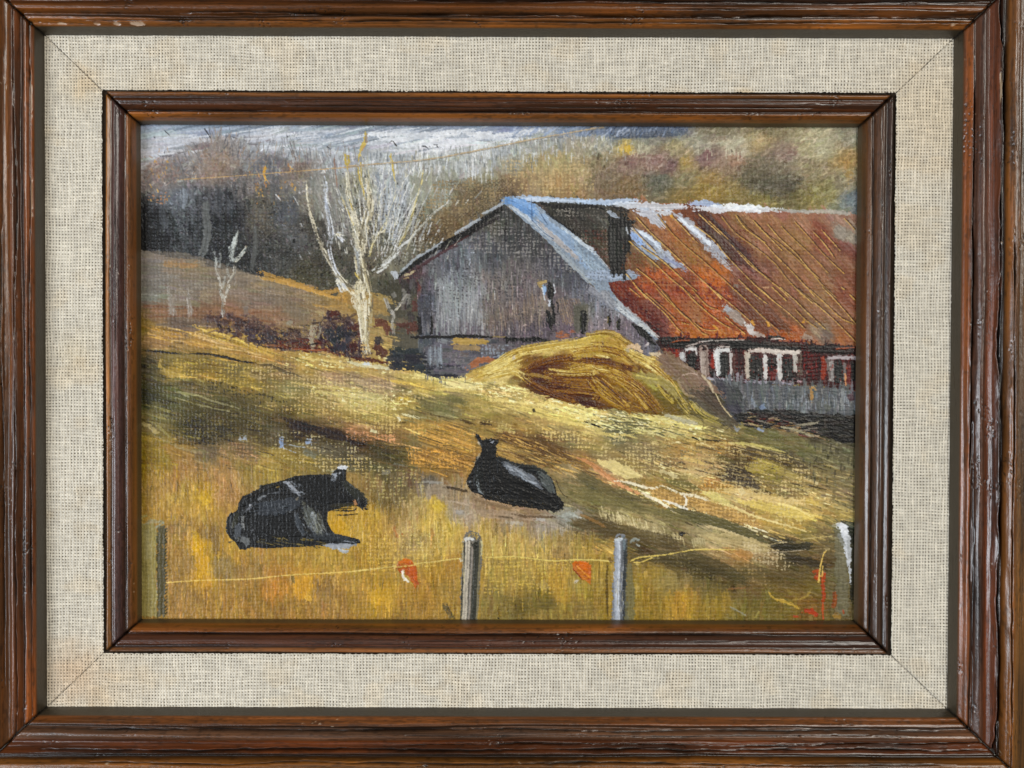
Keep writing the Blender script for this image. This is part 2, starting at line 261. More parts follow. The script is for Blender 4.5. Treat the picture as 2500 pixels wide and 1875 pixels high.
for k in range(110):
    x = R.uniform(1000, 1200); y = R.uniform(350, 420)
    stroke([(x, y), (x + R.uniform(-3, 3), y + R.uniform(15, 40))], R.uniform(2, 4.5), R.choice(['#c9cccd', '#b7babb', '#d6d7d7', '#8f9290']), .6, .3, .04, .45, .3)
stroke('C 20,165 300,140 600,130 980,125', 22, '#646f82', .7, .3, .08, .5); stroke('C 330,190 600,185 980,160', 16, '#4e5766', .8, .25, .08, .5)
for k in range(60):
    x = R.uniform(1410, 1660); y = R.uniform(306, 335)
    stroke([(x, y + 8), (x + R.uniform(6, 16), y - 8)], R.uniform(1.5, 4), R.choice(['#3f4a60', '#6d7f9e', '#2e3645', '#8a98b0', '#55627a']), .6, .3, .05, .4, .3)
for k in range(60):
    x = R.uniform(1240, 1520); y = R.uniform(306, 330)
    stroke([(x, y + 8), (x + R.uniform(10, 26), y - 6)], R.uniform(2, 5), R.choice(['#8494b2', '#94a2ba', '#74829a', '#a8b0bf']), .6, .3, .05, .4, .3)
# dark woods: weave texture and pale trunks
dots(mask('A 160,700 500,780 900,700 1300,760 1700,800 2000,900 2150,1000 2150,1560 1250,1450 160,1230', 30, 50) & trees, '#18181a', .40, .36, .0, 40, 3)
dots(mask('A 160,700 560,700 560,1250 160,1200', 14, 30), '#7d838a', .26, .55, .35, 30, 5)
dots(mask('A 1100,450 1700,500 1750,1000 1150,1050', 14, 30), '#8a7d66', .3, .5, .35, 30, 6)
dots(mask('A 1150,1000 2100,1000 2100,1560 1250,1450', 14, 30), '#77746c', .28, .5, .35, 30, 7)
dots(mask('A 780,1000 1100,1000 1050,1400 780,1350', 14, 30), '#7b7f82', .22, .5, .35, 30, 8)
fill(mask('A 560,650 1150,640 1100,1300 750,1330 600,1250', 6, 20), '#2f3033', 90, 40, 7, 89, .46, .05, .2, .04, 8, .4)
fill(mask('A 160,850 470,900 520,1280 160,1220', 6, 20), '#1f1f21', 60, 40, 8, 80, .44, .05, .2, .03, 12, .5)
stroke('A 755,760 750,900 760,1050 735,1200 690,1290', (16, 20, 18), '#686a68', .85, .3, .06, .3); stroke('A 1190,980 1195,1150 1175,1300 1160,1420', (10, 13, 10), '#5f605d', .8, .3, .06, .3)
stroke('A 540,650 555,800 540,860', (12, 16, 6), '#848b94', .7, .4, .06, .4); stroke('A 640,860 625,1000', 8, '#5d6166', .6, .4)
for s in ('A 1370,540 1380,850', 'A 1450,780 1470,960', 'A 350,760 360,1000', 'A 860,620 850,900', 'A 980,760 960,900', 'A 1540,700 1550,1000', 'A 250,700 260,900'):
    stroke(s, R.uniform(10, 20), '#53565b', .5, .42, .05, .3)
for k in range(45):      # ochre and orange twig flecks
    x = R.choice([R.normal(645, 12), R.uniform(360, 420), R.normal(632, 25), R.uniform(680, 730)]); y = R.choice([R.uniform(400, 445), R.uniform(445, 470), R.uniform(465, 505)])
    stroke([(x, y), (x + R.uniform(-5, 5), y - R.uniform(4, 14))], R.uniform(1.6, 3.6), R.choice(['#c99a4a', '#b3854f', '#d0a24e', '#b07a48']), .75, .35, .05, .5, .3)
stroke('A 1290,460 1270,530 1295,600', (7, 5, 4), '#c8973f', .9, .35, .06, .6); stroke('A 1180,650 1260,670', 6, '#b98a45', .7, .5)
dots(mask('A 200,720 480,700 360,820 220,780', 8, 20), '#a8724a', .3, .7, .4, 30, 4)
# behind the bare tree and left of the barn
fill(mask('B 250,560 520,560 500,1000 420,1150 300,1000', 6, 20), '#969a9e', 130, 40, 7, 84, .36, .06, .35, .05, 8, .65)
fill(mask('A 1650,550 2212,550 B 250,900 A 1950,1000 1750,900', 6, 20), '#7f7e77', 120, 45, 8, 85, .38, .06, .3, .04, 8, .6)
fill(mask('B 560,560 1000,520 900,800 700,900 600,820', 6, 20), '#8f8f80', 110, 40, 8, 84, .34, .05, .3, .03, 8, .6)
dots(mask('B 60,800 900,850 1350,760 600,1350 60,1400', 14, 30), '#2d2a22', .42, .62, .0, 40, 13)
dk = mask('B 800,600 1700,560 1500,760 620,1250 560,1000', 14, 30)
dots(dk, '#463a28', .5, .55, 0, 50, 15); dots(dk, '#a18c68', .36, .7, .45, 50, 11)
dots(mask('B 1400,420 2212,400 C 200,700 B 1500,720', 14, 30), '#bba375', .36, .65, .4, 40, 12)
dots(mask('B 380,1000 750,1000 560,1380 300,1350', 10, 30), '#989488', .33, .75, .45, 40, 14)
dots(mask('B 60,820 300,900 300,1350 60,1300', 10, 30), '#b2a68a', .3, .7, .45, 40, 16)
# far hill colour patches
for s, c, w in (('C 440,400 600,390 870,400', '#86605a', 22), ('C 500,450 700,470 900,440', '#8a6a5c', 20), ('C 870,400 900,560', '#735452', 14), ('C 1160,330 1250,370', '#7c5453', 22), ('C 1120,430 1260,440', '#80605a', 16),
                ('C 1390,420 1550,400', '#9a7459', 26), ('C 1500,330 1520,400', '#7d5450', 8), ('C 1900,330 2040,330', '#866158', 20), ('C 1700,300 2050,290', '#8d7865', 22), ('C 770,560 830,700', '#5f6052', 18),
                ('C 740,560 860,560', '#646555', 14), ('C 960,560 1040,600', '#757358', 14), ('C 1560,520 1900,540', '#6b6048', 34), ('C 1500,640 2000,640', '#5d5540', 34), ('C 1700,480 2050,440', '#766a53', 26),
                ('C 1650,700 1950,690', '#665c3c', 16), ('D 1900,380 1930,620', '#a8813f', 22), ('D 1930,700 1960,850', '#66777c', 20), ('C 470,270 500,340', '#c4a33d', 13), ('C 960,420 1090,420', '#b08c42', 20),
                ('C 1080,600 1300,560', '#9d7b3e', 22), ('C 1100,700 1500,720', '#8f7530', 18), ('C 880,760 1400,770', '#8d7230', 10), ('C 250,700 700,690', '#7b5d38', 12), ('C 1050,140 1500,160', '#716749', 16),
                ('C 1500,170 2200,160', '#7a704f', 18), ('D 1700,820 1980,860', '#77795c', 14), ('C 150,470 420,560', '#8b7659', 18)):
    p = P(s); stroke(p, w, c, .55, .32, .05, .35, .3, rag=.35)
fill(mask('C 900,100 D 2050,60 D 2050,860 C 900,760', 4, 20), G1, 1300, 17, 5, -30, .44, .05, .55, .07, 14, .6)
fill(mask('C 0,250 900,200 900,740 0,740', 4, 20), G1, 700, 15, 4.5, -50, .44, .05, .5, .07, 30, .6)
for s in ('C 480,280 500,340', ):
    stroke(s, 15, '#c2a13c', .8, .3, .04, .5)
for k in range(26):
    x = R.choice([R.uniform(1690, 1740), R.uniform(1770, 1810), R.uniform(1540, 1570)]); y = R.uniform(345, 375)
    stroke([(x, y), (x + R.uniform(-3, 3), y + R.uniform(10, 22))], R.uniform(1.6, 3), '#b9b59c', .6, .3, .04, .5)
for s in ('C 230,340 215,410', 'C 280,450 260,500', 'C 1420,310 1430,340'): stroke(s, 4, '#4e4433', .8, .35)
# ---------------------------------------------------------------- the pasture
fld = mask('A 0,1225 160,1225 480,1290 700,1300 760,1370 1050,1410 1200,1445 1470,1490 1700,1560 1900,1640 F 0,0 F 350,100 F 400,700 G 1400,700 H 2100,1000 H 2100,1700 L 2120,1650 I 0,1700', 6, 18)
COL[fld] = G2[fld]
def fang(x, y):
    if y < 790: return np.interp(x, [340, 700, 900], [4, 10, 18])
    if y < 1150: return np.interp(x, [340, 600, 1000, 1400, 2000], [9, 14, 12, 16, 20])
    if x > 1150 and y < np.interp(x, [1150, 1400, 2000], [1200, 1330, 1480]): return 21
    return 88
fill(fld, G2, 3300, 55, 9, fang, .33, .05, .3, .025, 6)
fill(fld & (Y > 1150), G2, 1700, 34, 7, fang, .36, .05, .35, .028, 7)
fill(fld & (Y > 800) & (Y < 1200), G2, 1500, 32, 5, fang, .42, .06, .45, .05, 7, .75, 1.6)
# taupe slope under the woods
stroke('A 160,1260 600,1290 1000,1420 1500,1560', 20, '#827565', .6, .3); stroke('A 1180,1390 1300,1440 1480,1500 1800,1600 E 1950,30 2010,130 2020,200', (8, 13, 13, 9), '#ad8440', .85, .38, .06, .45)
stroke('A 1200,1460 1500,1530 1900,1640 E 2000,80', 6, '#b98f48', .8, .42, .06, .45); stroke('A 340,1340 600,1360 700,1330', 13, '#a07a4c', .7, .45); stroke('E 160,215 500,230 900,215 1500,260', 16, '#8b664a', .6, .4)
for s in ('E 160,170 700,190', 'E 200,270 700,260', 'E 900,250 1400,330', 'E 1150,240 1260,225'): stroke(s, 5, '#7b5138', .7, .42)
stroke('E 420,320 620,360 900,300', 24, '#6f5d50', .75, .3); stroke('E 1680,150 1800,180 2000,170', 5, '#b08b4c', .8, .4); stroke('E 160,60 320,75', 5, '#9a978e', .6, .4)
# ochre bank with pale streaks
for k in range(60):
    x = R.uniform(345, 640); y = np.interp(x, [345, 640], [802, 850]) + R.uniform(-14, 22)
    stroke([(x, y), (x + R.uniform(40, 110), y + R.uniform(8, 26))], R.uniform(1.6, 5), R.choice(['#c39c5c', '#b28a44', '#9c7436', '#d0b077', '#a3793f', '#c9a04c']), .8, .4, .06, .5, .3)
stroke('E 640,350 800,410 950,450 1150,520 1350,600 1400,640', (6, 16, 22, 26, 20, 6), '#b49345', .9, .28, .07, .5); stroke('E 640,360 820,450 1000,500 1150,540', (3, 7, 4), '#8f6f22', .8, .35)
stroke('E 700,390 900,430 1150,530', 4, '#c5aa58', .9, .35, .05, .6)
stroke('E 160,570 350,585 470,600 560,610', 5, '#2c2614', .95, .2, .05, .5); stroke('E 540,605 750,605 900,630 1060,670 1200,690', (3, 5, 6, 3), '#2f2815', .95, .25, .05, .5)
stroke('E 1200,700 1350,710 1450,760 1640,820', (5, 10, 8, 4), '#5d4f35', .8, .35); stroke('E 1200,690 1400,690 1550,730', 3, '#b49a62', .8, .35)
stroke('E 350,640 340,730 480,790 620,830', (4, 9, 12, 6), '#ab8f42', .8, .35, .06, .5); stroke('E 370,640 600,620 900,680 1200,740', 10, '#84733f', .6, .35)
dots(mask('E 450,640 1050,690 1300,880 1100,960 700,860 450,790', 12, 26), '#b79c4c', .38, .8, .5, 30, 21)
dots(mask('E 620,840 1000,880 1500,1020 1450,1080 1000,1000 700,930', 12, 26), '#3d3518', .35, .8, .0, 30, 22)
for s in ('E 350,950 600,960 850,1040 1150,1120', 'E 450,990 750,1080 1000,1130', 'E 520,960 620,1000'): stroke(s, (2, 5, 2), '#9b946c', .7, .42, .06, .5)
dots(mask('E 470,1150 900,1130 950,1420 500,1400', 12, 30), '#1e190d', .42, .6, 0, 30, 23); dots(mask('E 470,1150 1200,1130 1300,1420 500,1400', 12, 30), '#7f7142', .28, .7, .45, 30, 24)
for s in ('E 160,1050 400,1120 600,1180', 'E 200,1150 500,1210', 'E 170,1180 300,1240 450,1380'): stroke(s, (2, 6, 2), '#8f8449', .75, .42, .06, .5)
stroke('E 160,1215 240,1260 330,1330', (4, 12, 8), '#ae9c66', .85, .38, .06, .5); stroke('E 240,1320 400,1390 520,1450 700,1500', (3, 6, 7, 3), '#9d8c62', .7, .42, .06, .5)
# sunlit band, cream crumbs
for s, w, c in (('E 1420,640 1700,650 2000,690 2212,700', (4, 9, 8), '#c3ab68'), ('E 1500,690 1900,730 2212,760', 10, '#b2924d'), ('E 1450,860 1800,900 2212,950', (3, 8, 14), '#b8a35c'), ('E 1600,940 1900,960 2212,990', (4, 14, 22), '#bfae6b'),
                ('F 0,960 150,990 300,1040 420,1080', (24, 20, 14, 5), '#c7b97c'), ('F 0,1040 200,1060 350,1120', 16, '#b8a55e'), ('F 400,790 800,810 1200,830 1500,870', (6, 14, 24, 12), '#c6b676'), ('F 300,830 600,880 760,940', (4, 10, 6), '#bd9f4c'),
                ('F 800,850 1000,900 1250,900', 18, '#c9ba80'), ('F 750,930 1000,930 1300,980', 8, '#b19c58'), ('F 1200,1010 1500,1040 1800,1080', (5, 11, 12), '#c4b06c'), ('F 1350,1060 1700,1130 2000,1200 2212,1230', (4, 16, 26, 26), '#c2ae63'),
                ('F 1700,1050 2000,1110 2212,1130', (8, 16, 18), '#c9bb74'), ('G 0,1130 200,1190 300,1260', (22, 26, 10), '#ccbd78'), ('G 300,1140 600,1170 900,1230 1300,1290', (6, 12, 18, 5), '#bfb06a'), ('G 600,1290 900,1330 1300,1370', (5, 12, 3), '#ab9d60'),
                ('G 0,1300 300,1330 600,1330', (12, 10, 3), '#b7a460'), ('G 1250,1400 1600,1420 1950,1500', (3, 7, 3), '#b0a35c'), ('F 440,1000 560,1010', 9, '#b79c3a')):
    stroke(s, w, c, .88, .36, .06, .6, .25, rag=.4)
for k in range(420):     # crumbs of thick cream paint
    x, y, s = [(R.uniform(760, 1010), 0, 14), (R.uniform(1080, 1520), 0, 14), (R.uniform(1400, 1640), 1, 10), (R.uniform(690, 960), 2, 12)][k % 4]
    yy = [np.interp(x, [760, 1010], [950, 985]), np.interp(x, [1080, 1520], [915, 1035]), np.interp(x, [1400, 1640], [1015, 1050]), np.interp(x, [690, 960], [879, 890])][k % 4] + R.randn() * s
    stroke([(x, yy), (x + R.uniform(2, 9), yy + R.uniform(-1, 3))], R.uniform(1.8, 4.6), R.choice(['#d3c98f', '#c9bb77', '#d9d2a4', '#bfae66']), .85, .2, .03, 1.0, .2)
dots(mask('E 1150,1050 2212,1080 F 500,1200 F 400,1350 E 2100,1240 1550,1150', 14, 30), '#c2a765', .36, .75, .5, 30, 25)
dots(mask('F 1650,1200 2212,1330 2212,1500 1750,1350', 14, 30), '#c3a86a', .36, .8, .5, 30, 26); dots(mask('F 500,1180 1050,1280 1130,1500 600,1350', 14, 30), '#c2974c', .33, .7, .4, 30, 27)
for k in range(520):
    t = R.rand(); band = k % 4
    if band == 0: x = 1150 + t * 330; y = 945 + t * 70 + R.randn() * 9
    elif band == 1: x = 1440 + t * 330; y = 1012 + t * 60 + R.randn() * 13
    elif band == 2: x = 1560 + t * 480; y = 1118 + t * 110 + R.randn() * 14
    else: x = 1480 + t * 420; y = 1175 + t * 140 + R.randn() * 9
    l = R.uniform(5, 26); stroke([(x, y), (x + l, y + l * (.12 if band < 2 else .3))], R.uniform(1.6, 4.4), R.choice(['#d6c88c', '#c7b56e', '#e0d6a6', '#b79d58', '#d9bd80', '#8d8048']), .85, .4, .05, .9, .25, brs=1.4)
# dark swale running down to the right with brown dots
for s, w, c in (('E 1350,1150 1600,1240 1900,1330 2212,1420', (4, 16, 20, 14), '#37291a'), ('F 0,1380 120,1430', (14, 4), '#3a2a17'), ('E 1500,1290 1900,1400 2212,1470', (4, 12, 8), '#4a3e24'), ('F 960,1170 1060,1210 1150,1250', (3, 9, 3), '#4d3a1e'),
                ('F 1170,1240 1240,1225 1310,1250', (2, 12, 3), '#3c2a14'), ('F 1280,1310 1500,1370 1700,1440 1900,1560', (5, 18, 26, 20), '#54391f'), ('F 1500,1330 1800,1430 2000,1560 2150,1640', (5, 16, 24, 14), '#5f4526'),
                ('F 1600,1500 1900,1620', 20, '#6c5632'), ('F 550,1330 900,1440 1130,1560', (4, 14, 6), '#5d4a28'), ('F 1750,1500 1950,1600', 6, '#4a341c')):
    stroke(s, w, c, .85, .3, .05, .4, .3, rag=.4)
for k in range(110):     # combed ochre lines either side of the far cow
    x = R.uniform(1060, 1160); y = R.uniform(1040, 1150); 
    stroke([(x - 60, y - 22), (x + R.uniform(20, 40), y + R.uniform(4, 12))], R.uniform(1.4, 3.4), R.choice(['#a87c38', '#c0934a', '#7c5a2a', '#5d4826', '#b48a40']), .7, .42, .05, .45, .3)
for k in range(110):
    x = R.uniform(1190, 1420); y = np.interp(x, [1190, 1420], [1050, 1120]) + R.uniform(-10, 44)
    stroke([(x, y), (x + R.uniform(30, 80), y + R.uniform(13, 34))], R.uniform(1.4, 3.6), R.choice(['#a8803e', '#c2a05a', '#6b4d28', '#52391d', '#8f7038', '#b89a5e']), .7, .42, .05, .45, .3)
dots(mask('F 480,1450 1080,1500 1060,1660 600,1640', 10, 26), '#c18f42', .4, .8, .45, 26, 28); dots(mask('F 600,1500 1060,1560 1050,1650', 10, 26), '#4a2f18', .32, .6, 0, 26, 29)
dots(mask('E 1400,1250 2212,1450 F 0,1500 F 450,1640 E 1800,1660 1300,1500', 14, 30), '#b8ab80', .27, .75, .5, 30, 30)
dots(mask('F 0,1280 430,1330 450,1420 0,1370', 10, 30), '#c18a5e', .42, .85, .5, 26, 31); dots(mask('E 850,1400 1200,1420 1250,1600 900,1560', 12, 26), '#a4805a', .36, .75, .45, 30, 32)
stroke('F 200,1290 260,1310', 9, '#c8c49a', .8, .3, .04, .8); stroke('F 450,1160 470,1210', 6, '#bdb9a0', .85, .3, .04, .8); stroke('F 480,1150 600,1170 650,1190', 6, '#c4bd95', .85, .35, .04, .8)
stroke('J 300,210 380,180', 13, '#857f70', .7, .35); stroke('J 400,110 520,140', 7, '#77776e', .6, .4)
for c, s in (('#9aa2ad', 'E 1050,1390 1070,1360'), ('#96a0ae', 'E 1100,1380 1105,1345'), ('#8096bd', 'E 1425,1360 1435,1440'), ('#8da0c2', 'E 1410,1440 1450,1430'), ('#7f93b5', 'E 1660,1420 1665,1370'), ('#8f9eb8', 'E 1690,1410 1680,1380')):
    stroke(s, 9, c, .85, .3, .06, .5, .3)
stroke('E 1620,1480 1750,1530', 14, '#6f7268', .6, .4)
fld2 = fld & (Y > 790) & (Y < 1360)
gj, gi = np.where(fld2)
for k in R.randint(0, len(gj), 2600):
    x = gx[gi[k]]; y = gy[gj[k]]
    if y > 1180 and x < 1180: continue
    an = np.radians(fang(x, y) + R.randn() * 5); l = R.uniform(16, 70); cc = COL[gj[k], gi[k]] * R.choice([.62, .8, 1.18, 1.32]) + R.randn(3) * .012
    stroke([(x, y), (x + np.cos(an) * l, y + np.sin(an) * l)], R.uniform(1.4, 3.4), np.clip(cc, 0, .92), .7, .42, .06, .6, .3, brs=1.3)
# right-hand slope: dark hollow, gold clumps, cream ridge
stroke('G 1450,1450 1700,1480 1950,1560 K 2212,220', (4, 12, 12, 4), '#4a3e2c', .7, .38, .05, .4); stroke('K 1380,130 1500,230 1650,330', (20, 44, 10), '#40352a', .85, .28, .05, .35); stroke('K 1300,230 1500,290 1700,330', 14, '#4d4336', .8, .32)
stroke('K 1450,30 1750,60 2000,160', (5, 10, 5), '#43372a', .75, .38); stroke('K 1580,150 1680,160 1750,150', (22, 28, 16), '#94823c', .92, .18, .06, .8, .1); stroke('K 1790,170 1900,200 2050,250', (14, 22, 8), '#8f7d42', .92, .2, .06, .8, .15); stroke('K 1780,170 1850,160', 12, '#9a8a38', .9, .25)
stroke('K 1600,230 1800,290 2100,330', 12, '#867742', .7, .4); stroke('K 2060,245 2212,300', 5, '#bdb089', .85, .35, .05, .6); stroke('K 1900,180 2212,240', 7, '#7d6d40', .7, .4)
stroke('K 940,60 1100,110 1230,160', (5, 22, 6), '#bca25f', .85, .3, .06, .5); stroke('K 900,170 1150,200 1330,180', (4, 14, 6), '#b89b6a', .8, .36); stroke('K 760,170 860,210 940,240', 9, '#b7ab80', .8, .4, .05, .6)
stroke('K 860,60 1200,150 1400,120', 8, '#9a7a50', .7, .4); dots(mask('K 1100,230 1400,290 1500,350 1150,320', 8, 20), '#c68f3e', .42, .85, .45, 26, 34)
stroke('K 1300,350 1500,370 1800,440 2100,470', (8, 20, 18, 12), '#bda469', .85, .34, .06, .6, rag=.5); stroke('K 1450,440 1700,500 2000,570 2212,610', (6, 24, 26, 14), '#bfa858', .9, .3, .06, .6, rag=.4)
stroke('K 1500,330 1530,400', 14, '#c4b384', .8, .3, .05, .8); stroke('K 2080,450 2212,480', 14, '#b49a4a', .8, .3); stroke('K 1800,470 2000,520 2150,600', 6, '#d2bd76', .8, .38, .05, .7); stroke('K 1400,600 1700,640 2100,700', 14, '#a9893f', .7, .38)
stroke('K 560,290 700,350 900,420 1250,520 1500,600 1750,700', (8, 20, 28, 34, 30, 10), '#a07e48', .85, .3, .08, .35); dots(mask('K 700,330 1300,470 1700,640 1650,720 1100,560 700,430', 8, 20), '#bd9858', .42, .8, .35, 26, 35)
stroke('K 200,90 350,140 480,200 620,240', (5, 26, 30, 6), '#c2b176', .9, .28, .06, .7); stroke('K 0,60 150,110 350,260 600,400', (5, 10, 12, 5), '#ad7548', .85, .36); stroke('K 160,150 400,300 620,390', (4, 9, 4), '#c08a5e', .8, .4)
stroke('K 300,260 500,290 700,340 800,320 950,380 1100,410 1280,470', (3, 5, 7, 3, 7, 6, 3), '#cfc8b0', .85, .46, .05, 1.0, rag=.4); stroke('K 1280,470 1400,490 1600,580 1900,670 2150,740', (9, 6, 6, 5, 3), '#c9b77c', .9, .28, .05, .8)
stroke('K 1150,370 1250,400 1400,480', (9, 18, 8), '#bcae68', .9, .25, .05, .7); stroke('K 620,390 760,450 860,520 930,570', (6, 10, 8, 3), '#cfc3a8', .95, .2, .05, .9, rag=.4)
stroke('K 780,440 880,470 980,510 1050,540', (3, 7, 6, 3), '#cfccc2', .85, .44, .05, 1.0, rag=.4); stroke('K 990,400 1015,440 1010,490', (4, 5, 6), '#c9c2b0', .95, .2, .05, .9); stroke('K 1080,565 1200,590 1400,650 1700,740', (4, 5, 4, 3), '#c6bd98', .85, .35, .05, .7)
stroke('K 850,520 1000,560 1200,620 1500,720 1750,830', (4, 22, 26, 24, 8), '#5b5535', .92, .15, .04, .3); stroke('K 830,260 1000,310 1150,360', (4, 16, 5), '#6c6236', .85, .25)
stroke('K 0,200 200,300 500,420 800,490', (30, 24, 16, 6), '#5d5536', .7, .3); stroke('K 0,350 400,480 800,560 1100,640', (24, 30, 20, 8), '#6b623c', .75, .28)
for k in range(150):     # pale grass tufts on the near ridge
    t = R.rand(); x = 1460 + t * 210; y = np.interp(x, [1460, 1560, 1670], [1235, 1268, 1305]) + R.uniform(-6, 16)
    stroke([(x, y), (x + R.uniform(0, 10), y + R.uniform(12, 30))], R.uniform(1.5, 3.6), R.choice(['#a4966c', '#b9ab80', '#8d8058', '#c0b286']), .7, .35, .05, .5, .3)
for k in range(40):
    x = R.uniform(1688, 1718); y = R.uniform(1306, 1318); stroke([(x, y), (x + 5, y + 22)], 2.6, R.choice(['#a89b72', '#958860']), .65, .35, .05, .5, .3)
stroke('K 1180,670 1350,720 1550,790 1700,850', (4, 7, 8, 6), '#b8a67a', .9, .3, .06, .7); stroke('K 1100,740 1350,790 1600,850 1800,900', (8, 26, 30, 20), '#a89668', .8, .36, .06, .5); stroke('K 1000,700 1200,740', 12, '#93855c', .7, .4)
dots(mask('K 1500,820 1800,860 2000,1000 1900,1100 1600,1000', 10, 26), '#b3a27c', .36, .85, .5, 26, 36); dots(mask('K 1300,930 1700,980 1800,1250 1500,1150', 10, 26), '#a48b5c', .28, .6, .4, 26, 37)
stroke('K 1480,900 1620,960', 16, '#a67a42', .7, .4); stroke('K 1760,860 1950,870 2150,860', (5, 18, 18), '#363326', .88, .28); stroke('K 1900,950 2100,1000 L 1750,1050', (10, 26, 14), '#40372a', .7, .35)
stroke('K 560,980 800,960 1100,1000 1400,1100 1600,1220', (10, 34, 44, 36, 8), '#544a2e', .7, .3); dots(mask('K 540,940 1000,950 1400,1150 1000,1180', 12, 30), '#847650', .25, .6, .4, 30, 38)
stroke('K 0,620 200,650 400,720 700,790 1000,860', (20, 30, 34, 34, 20), '#55482c', .75, .3); stroke('K 0,560 120,600 300,690', 8, '#8a6233', .6, .42); stroke('K 0,560 60,590', 14, '#8f8d86', .7, .4)
stroke('K 930,1360 1000,1310 1050,1370', 20, '#b48a34', .55, .38); stroke('K 700,1230 800,1180 950,1160', 24, '#9c8a52', .5, .4)
stroke('L 1190,1260 1260,1330 1400,1380 1500,1430', (3, 7, 8, 4), '#bd9b3e', .85, .38, .06, .5); stroke('L 1400,1340 1530,1320 1590,1240', 5, '#a68c40', .7, .45); stroke('L 850,1405 920,1440 1010,1490', (6, 4, 2), '#8d8a78', .8, .35); stroke('L 1080,1510 1120,1440', 4, '#a89a50', .7, .35)
stroke('L 830,1245 1000,1235', 4, '#9a6a3c', .7, .4); stroke('L 850,1300 1150,1310', 14, '#6f5a36', .5, .42)
g2 = fld2 & (X > 950) & (Y > 880); COL[g2] = np.clip(COL[g2] * 1.07 + .012, 0, 1)
for k in range(260):
    x = R.uniform(1560, 2085); y = np.interp(x, [1560, 2085], [1060, 1190]) + R.uniform(-40, 70); l = R.uniform(14, 60)
    stroke([(x, y), (x + l, y + l * .28)], R.uniform(1.6, 4), R.choice(['#c2ac70', '#a8935c', '#5c4e34', '#b89a5c', '#8d7b4c', '#cdb980', '#3c3226']), .7, .44, .06, .6, .3, brs=1.3)
dots(mask('G 300,1350 1200,1400 2100,1600 K 2100,700 K 1500,560 K 800,250 K 200,60', 20, 40) & fld2, '#cdb981', .30, .7, .5, 34, 91)
dots(mask('F 1100,1180 2212,1330 2212,1500 1300,1250', 16, 40), '#c6b070', .30, .7, .5, 34, 92); dots(mask('E 1100,700 2212,820 F 700,1000 F 300,1120 E 1400,960', 16, 40), '#c9b07a', .30, .65, .5, 34, 93)
dots(mask('G 600,1450 1400,1450 2000,1600 K 1800,360 K 900,120', 16, 40), '#54452c', .24, .55, 0, 34, 94)
# ground round the far cow, pinkish earth
for s, w, c in (('J 700,370 850,350 900,420', (10, 26, 12), '#8a7a64'), ('J 650,280 850,290', 6, '#8d8a82'), ('J 840,320 1000,350 1100,370', (3, 8, 5), '#3f3224'), ('J 900,450 1100,490', 5, '#a8957e'), ('J 930,550 1050,560', 12, '#9a948c'), ('J 970,620 1000,680', 12, '#97918a'),
                ('J 1050,500 1200,560 1500,590 1700,620', (8, 24, 22, 10), '#9c866e'), ('J 1100,430 1300,480 1500,530', 10, '#7c654a'), ('J 1390,640 1550,660 1600,650', 9, '#aaa090'), ('J 1680,610 1780,620', 11, '#b1aca4'), ('J 1900,590 2000,570 2080,610', (5, 12, 5), '#a3a69c'),
                ('J 1650,680 1800,700 1900,690', 12, '#9d9182'), ('J 1450,560 1600,590 1900,600', 5, '#5b4630'), ('J 1330,590 1500,610', 4, '#5a4a38'), ('J 2000,640 2212,700', 14, '#5f5236')):
    stroke(s, w, c, .8, .35, .06, .5, .25)
for k in range(60):
    x = R.uniform(1270, 1400); y = R.uniform(1270, 1300)
    stroke([(x, y), (x + R.uniform(-2, 2), y + R.uniform(12, 32))], R.uniform(1.5, 3), R.choice(['#a59a8b', '#857a68', '#b5ada2', '#6b5f4c']), .6, .35, .05, .45, .3)
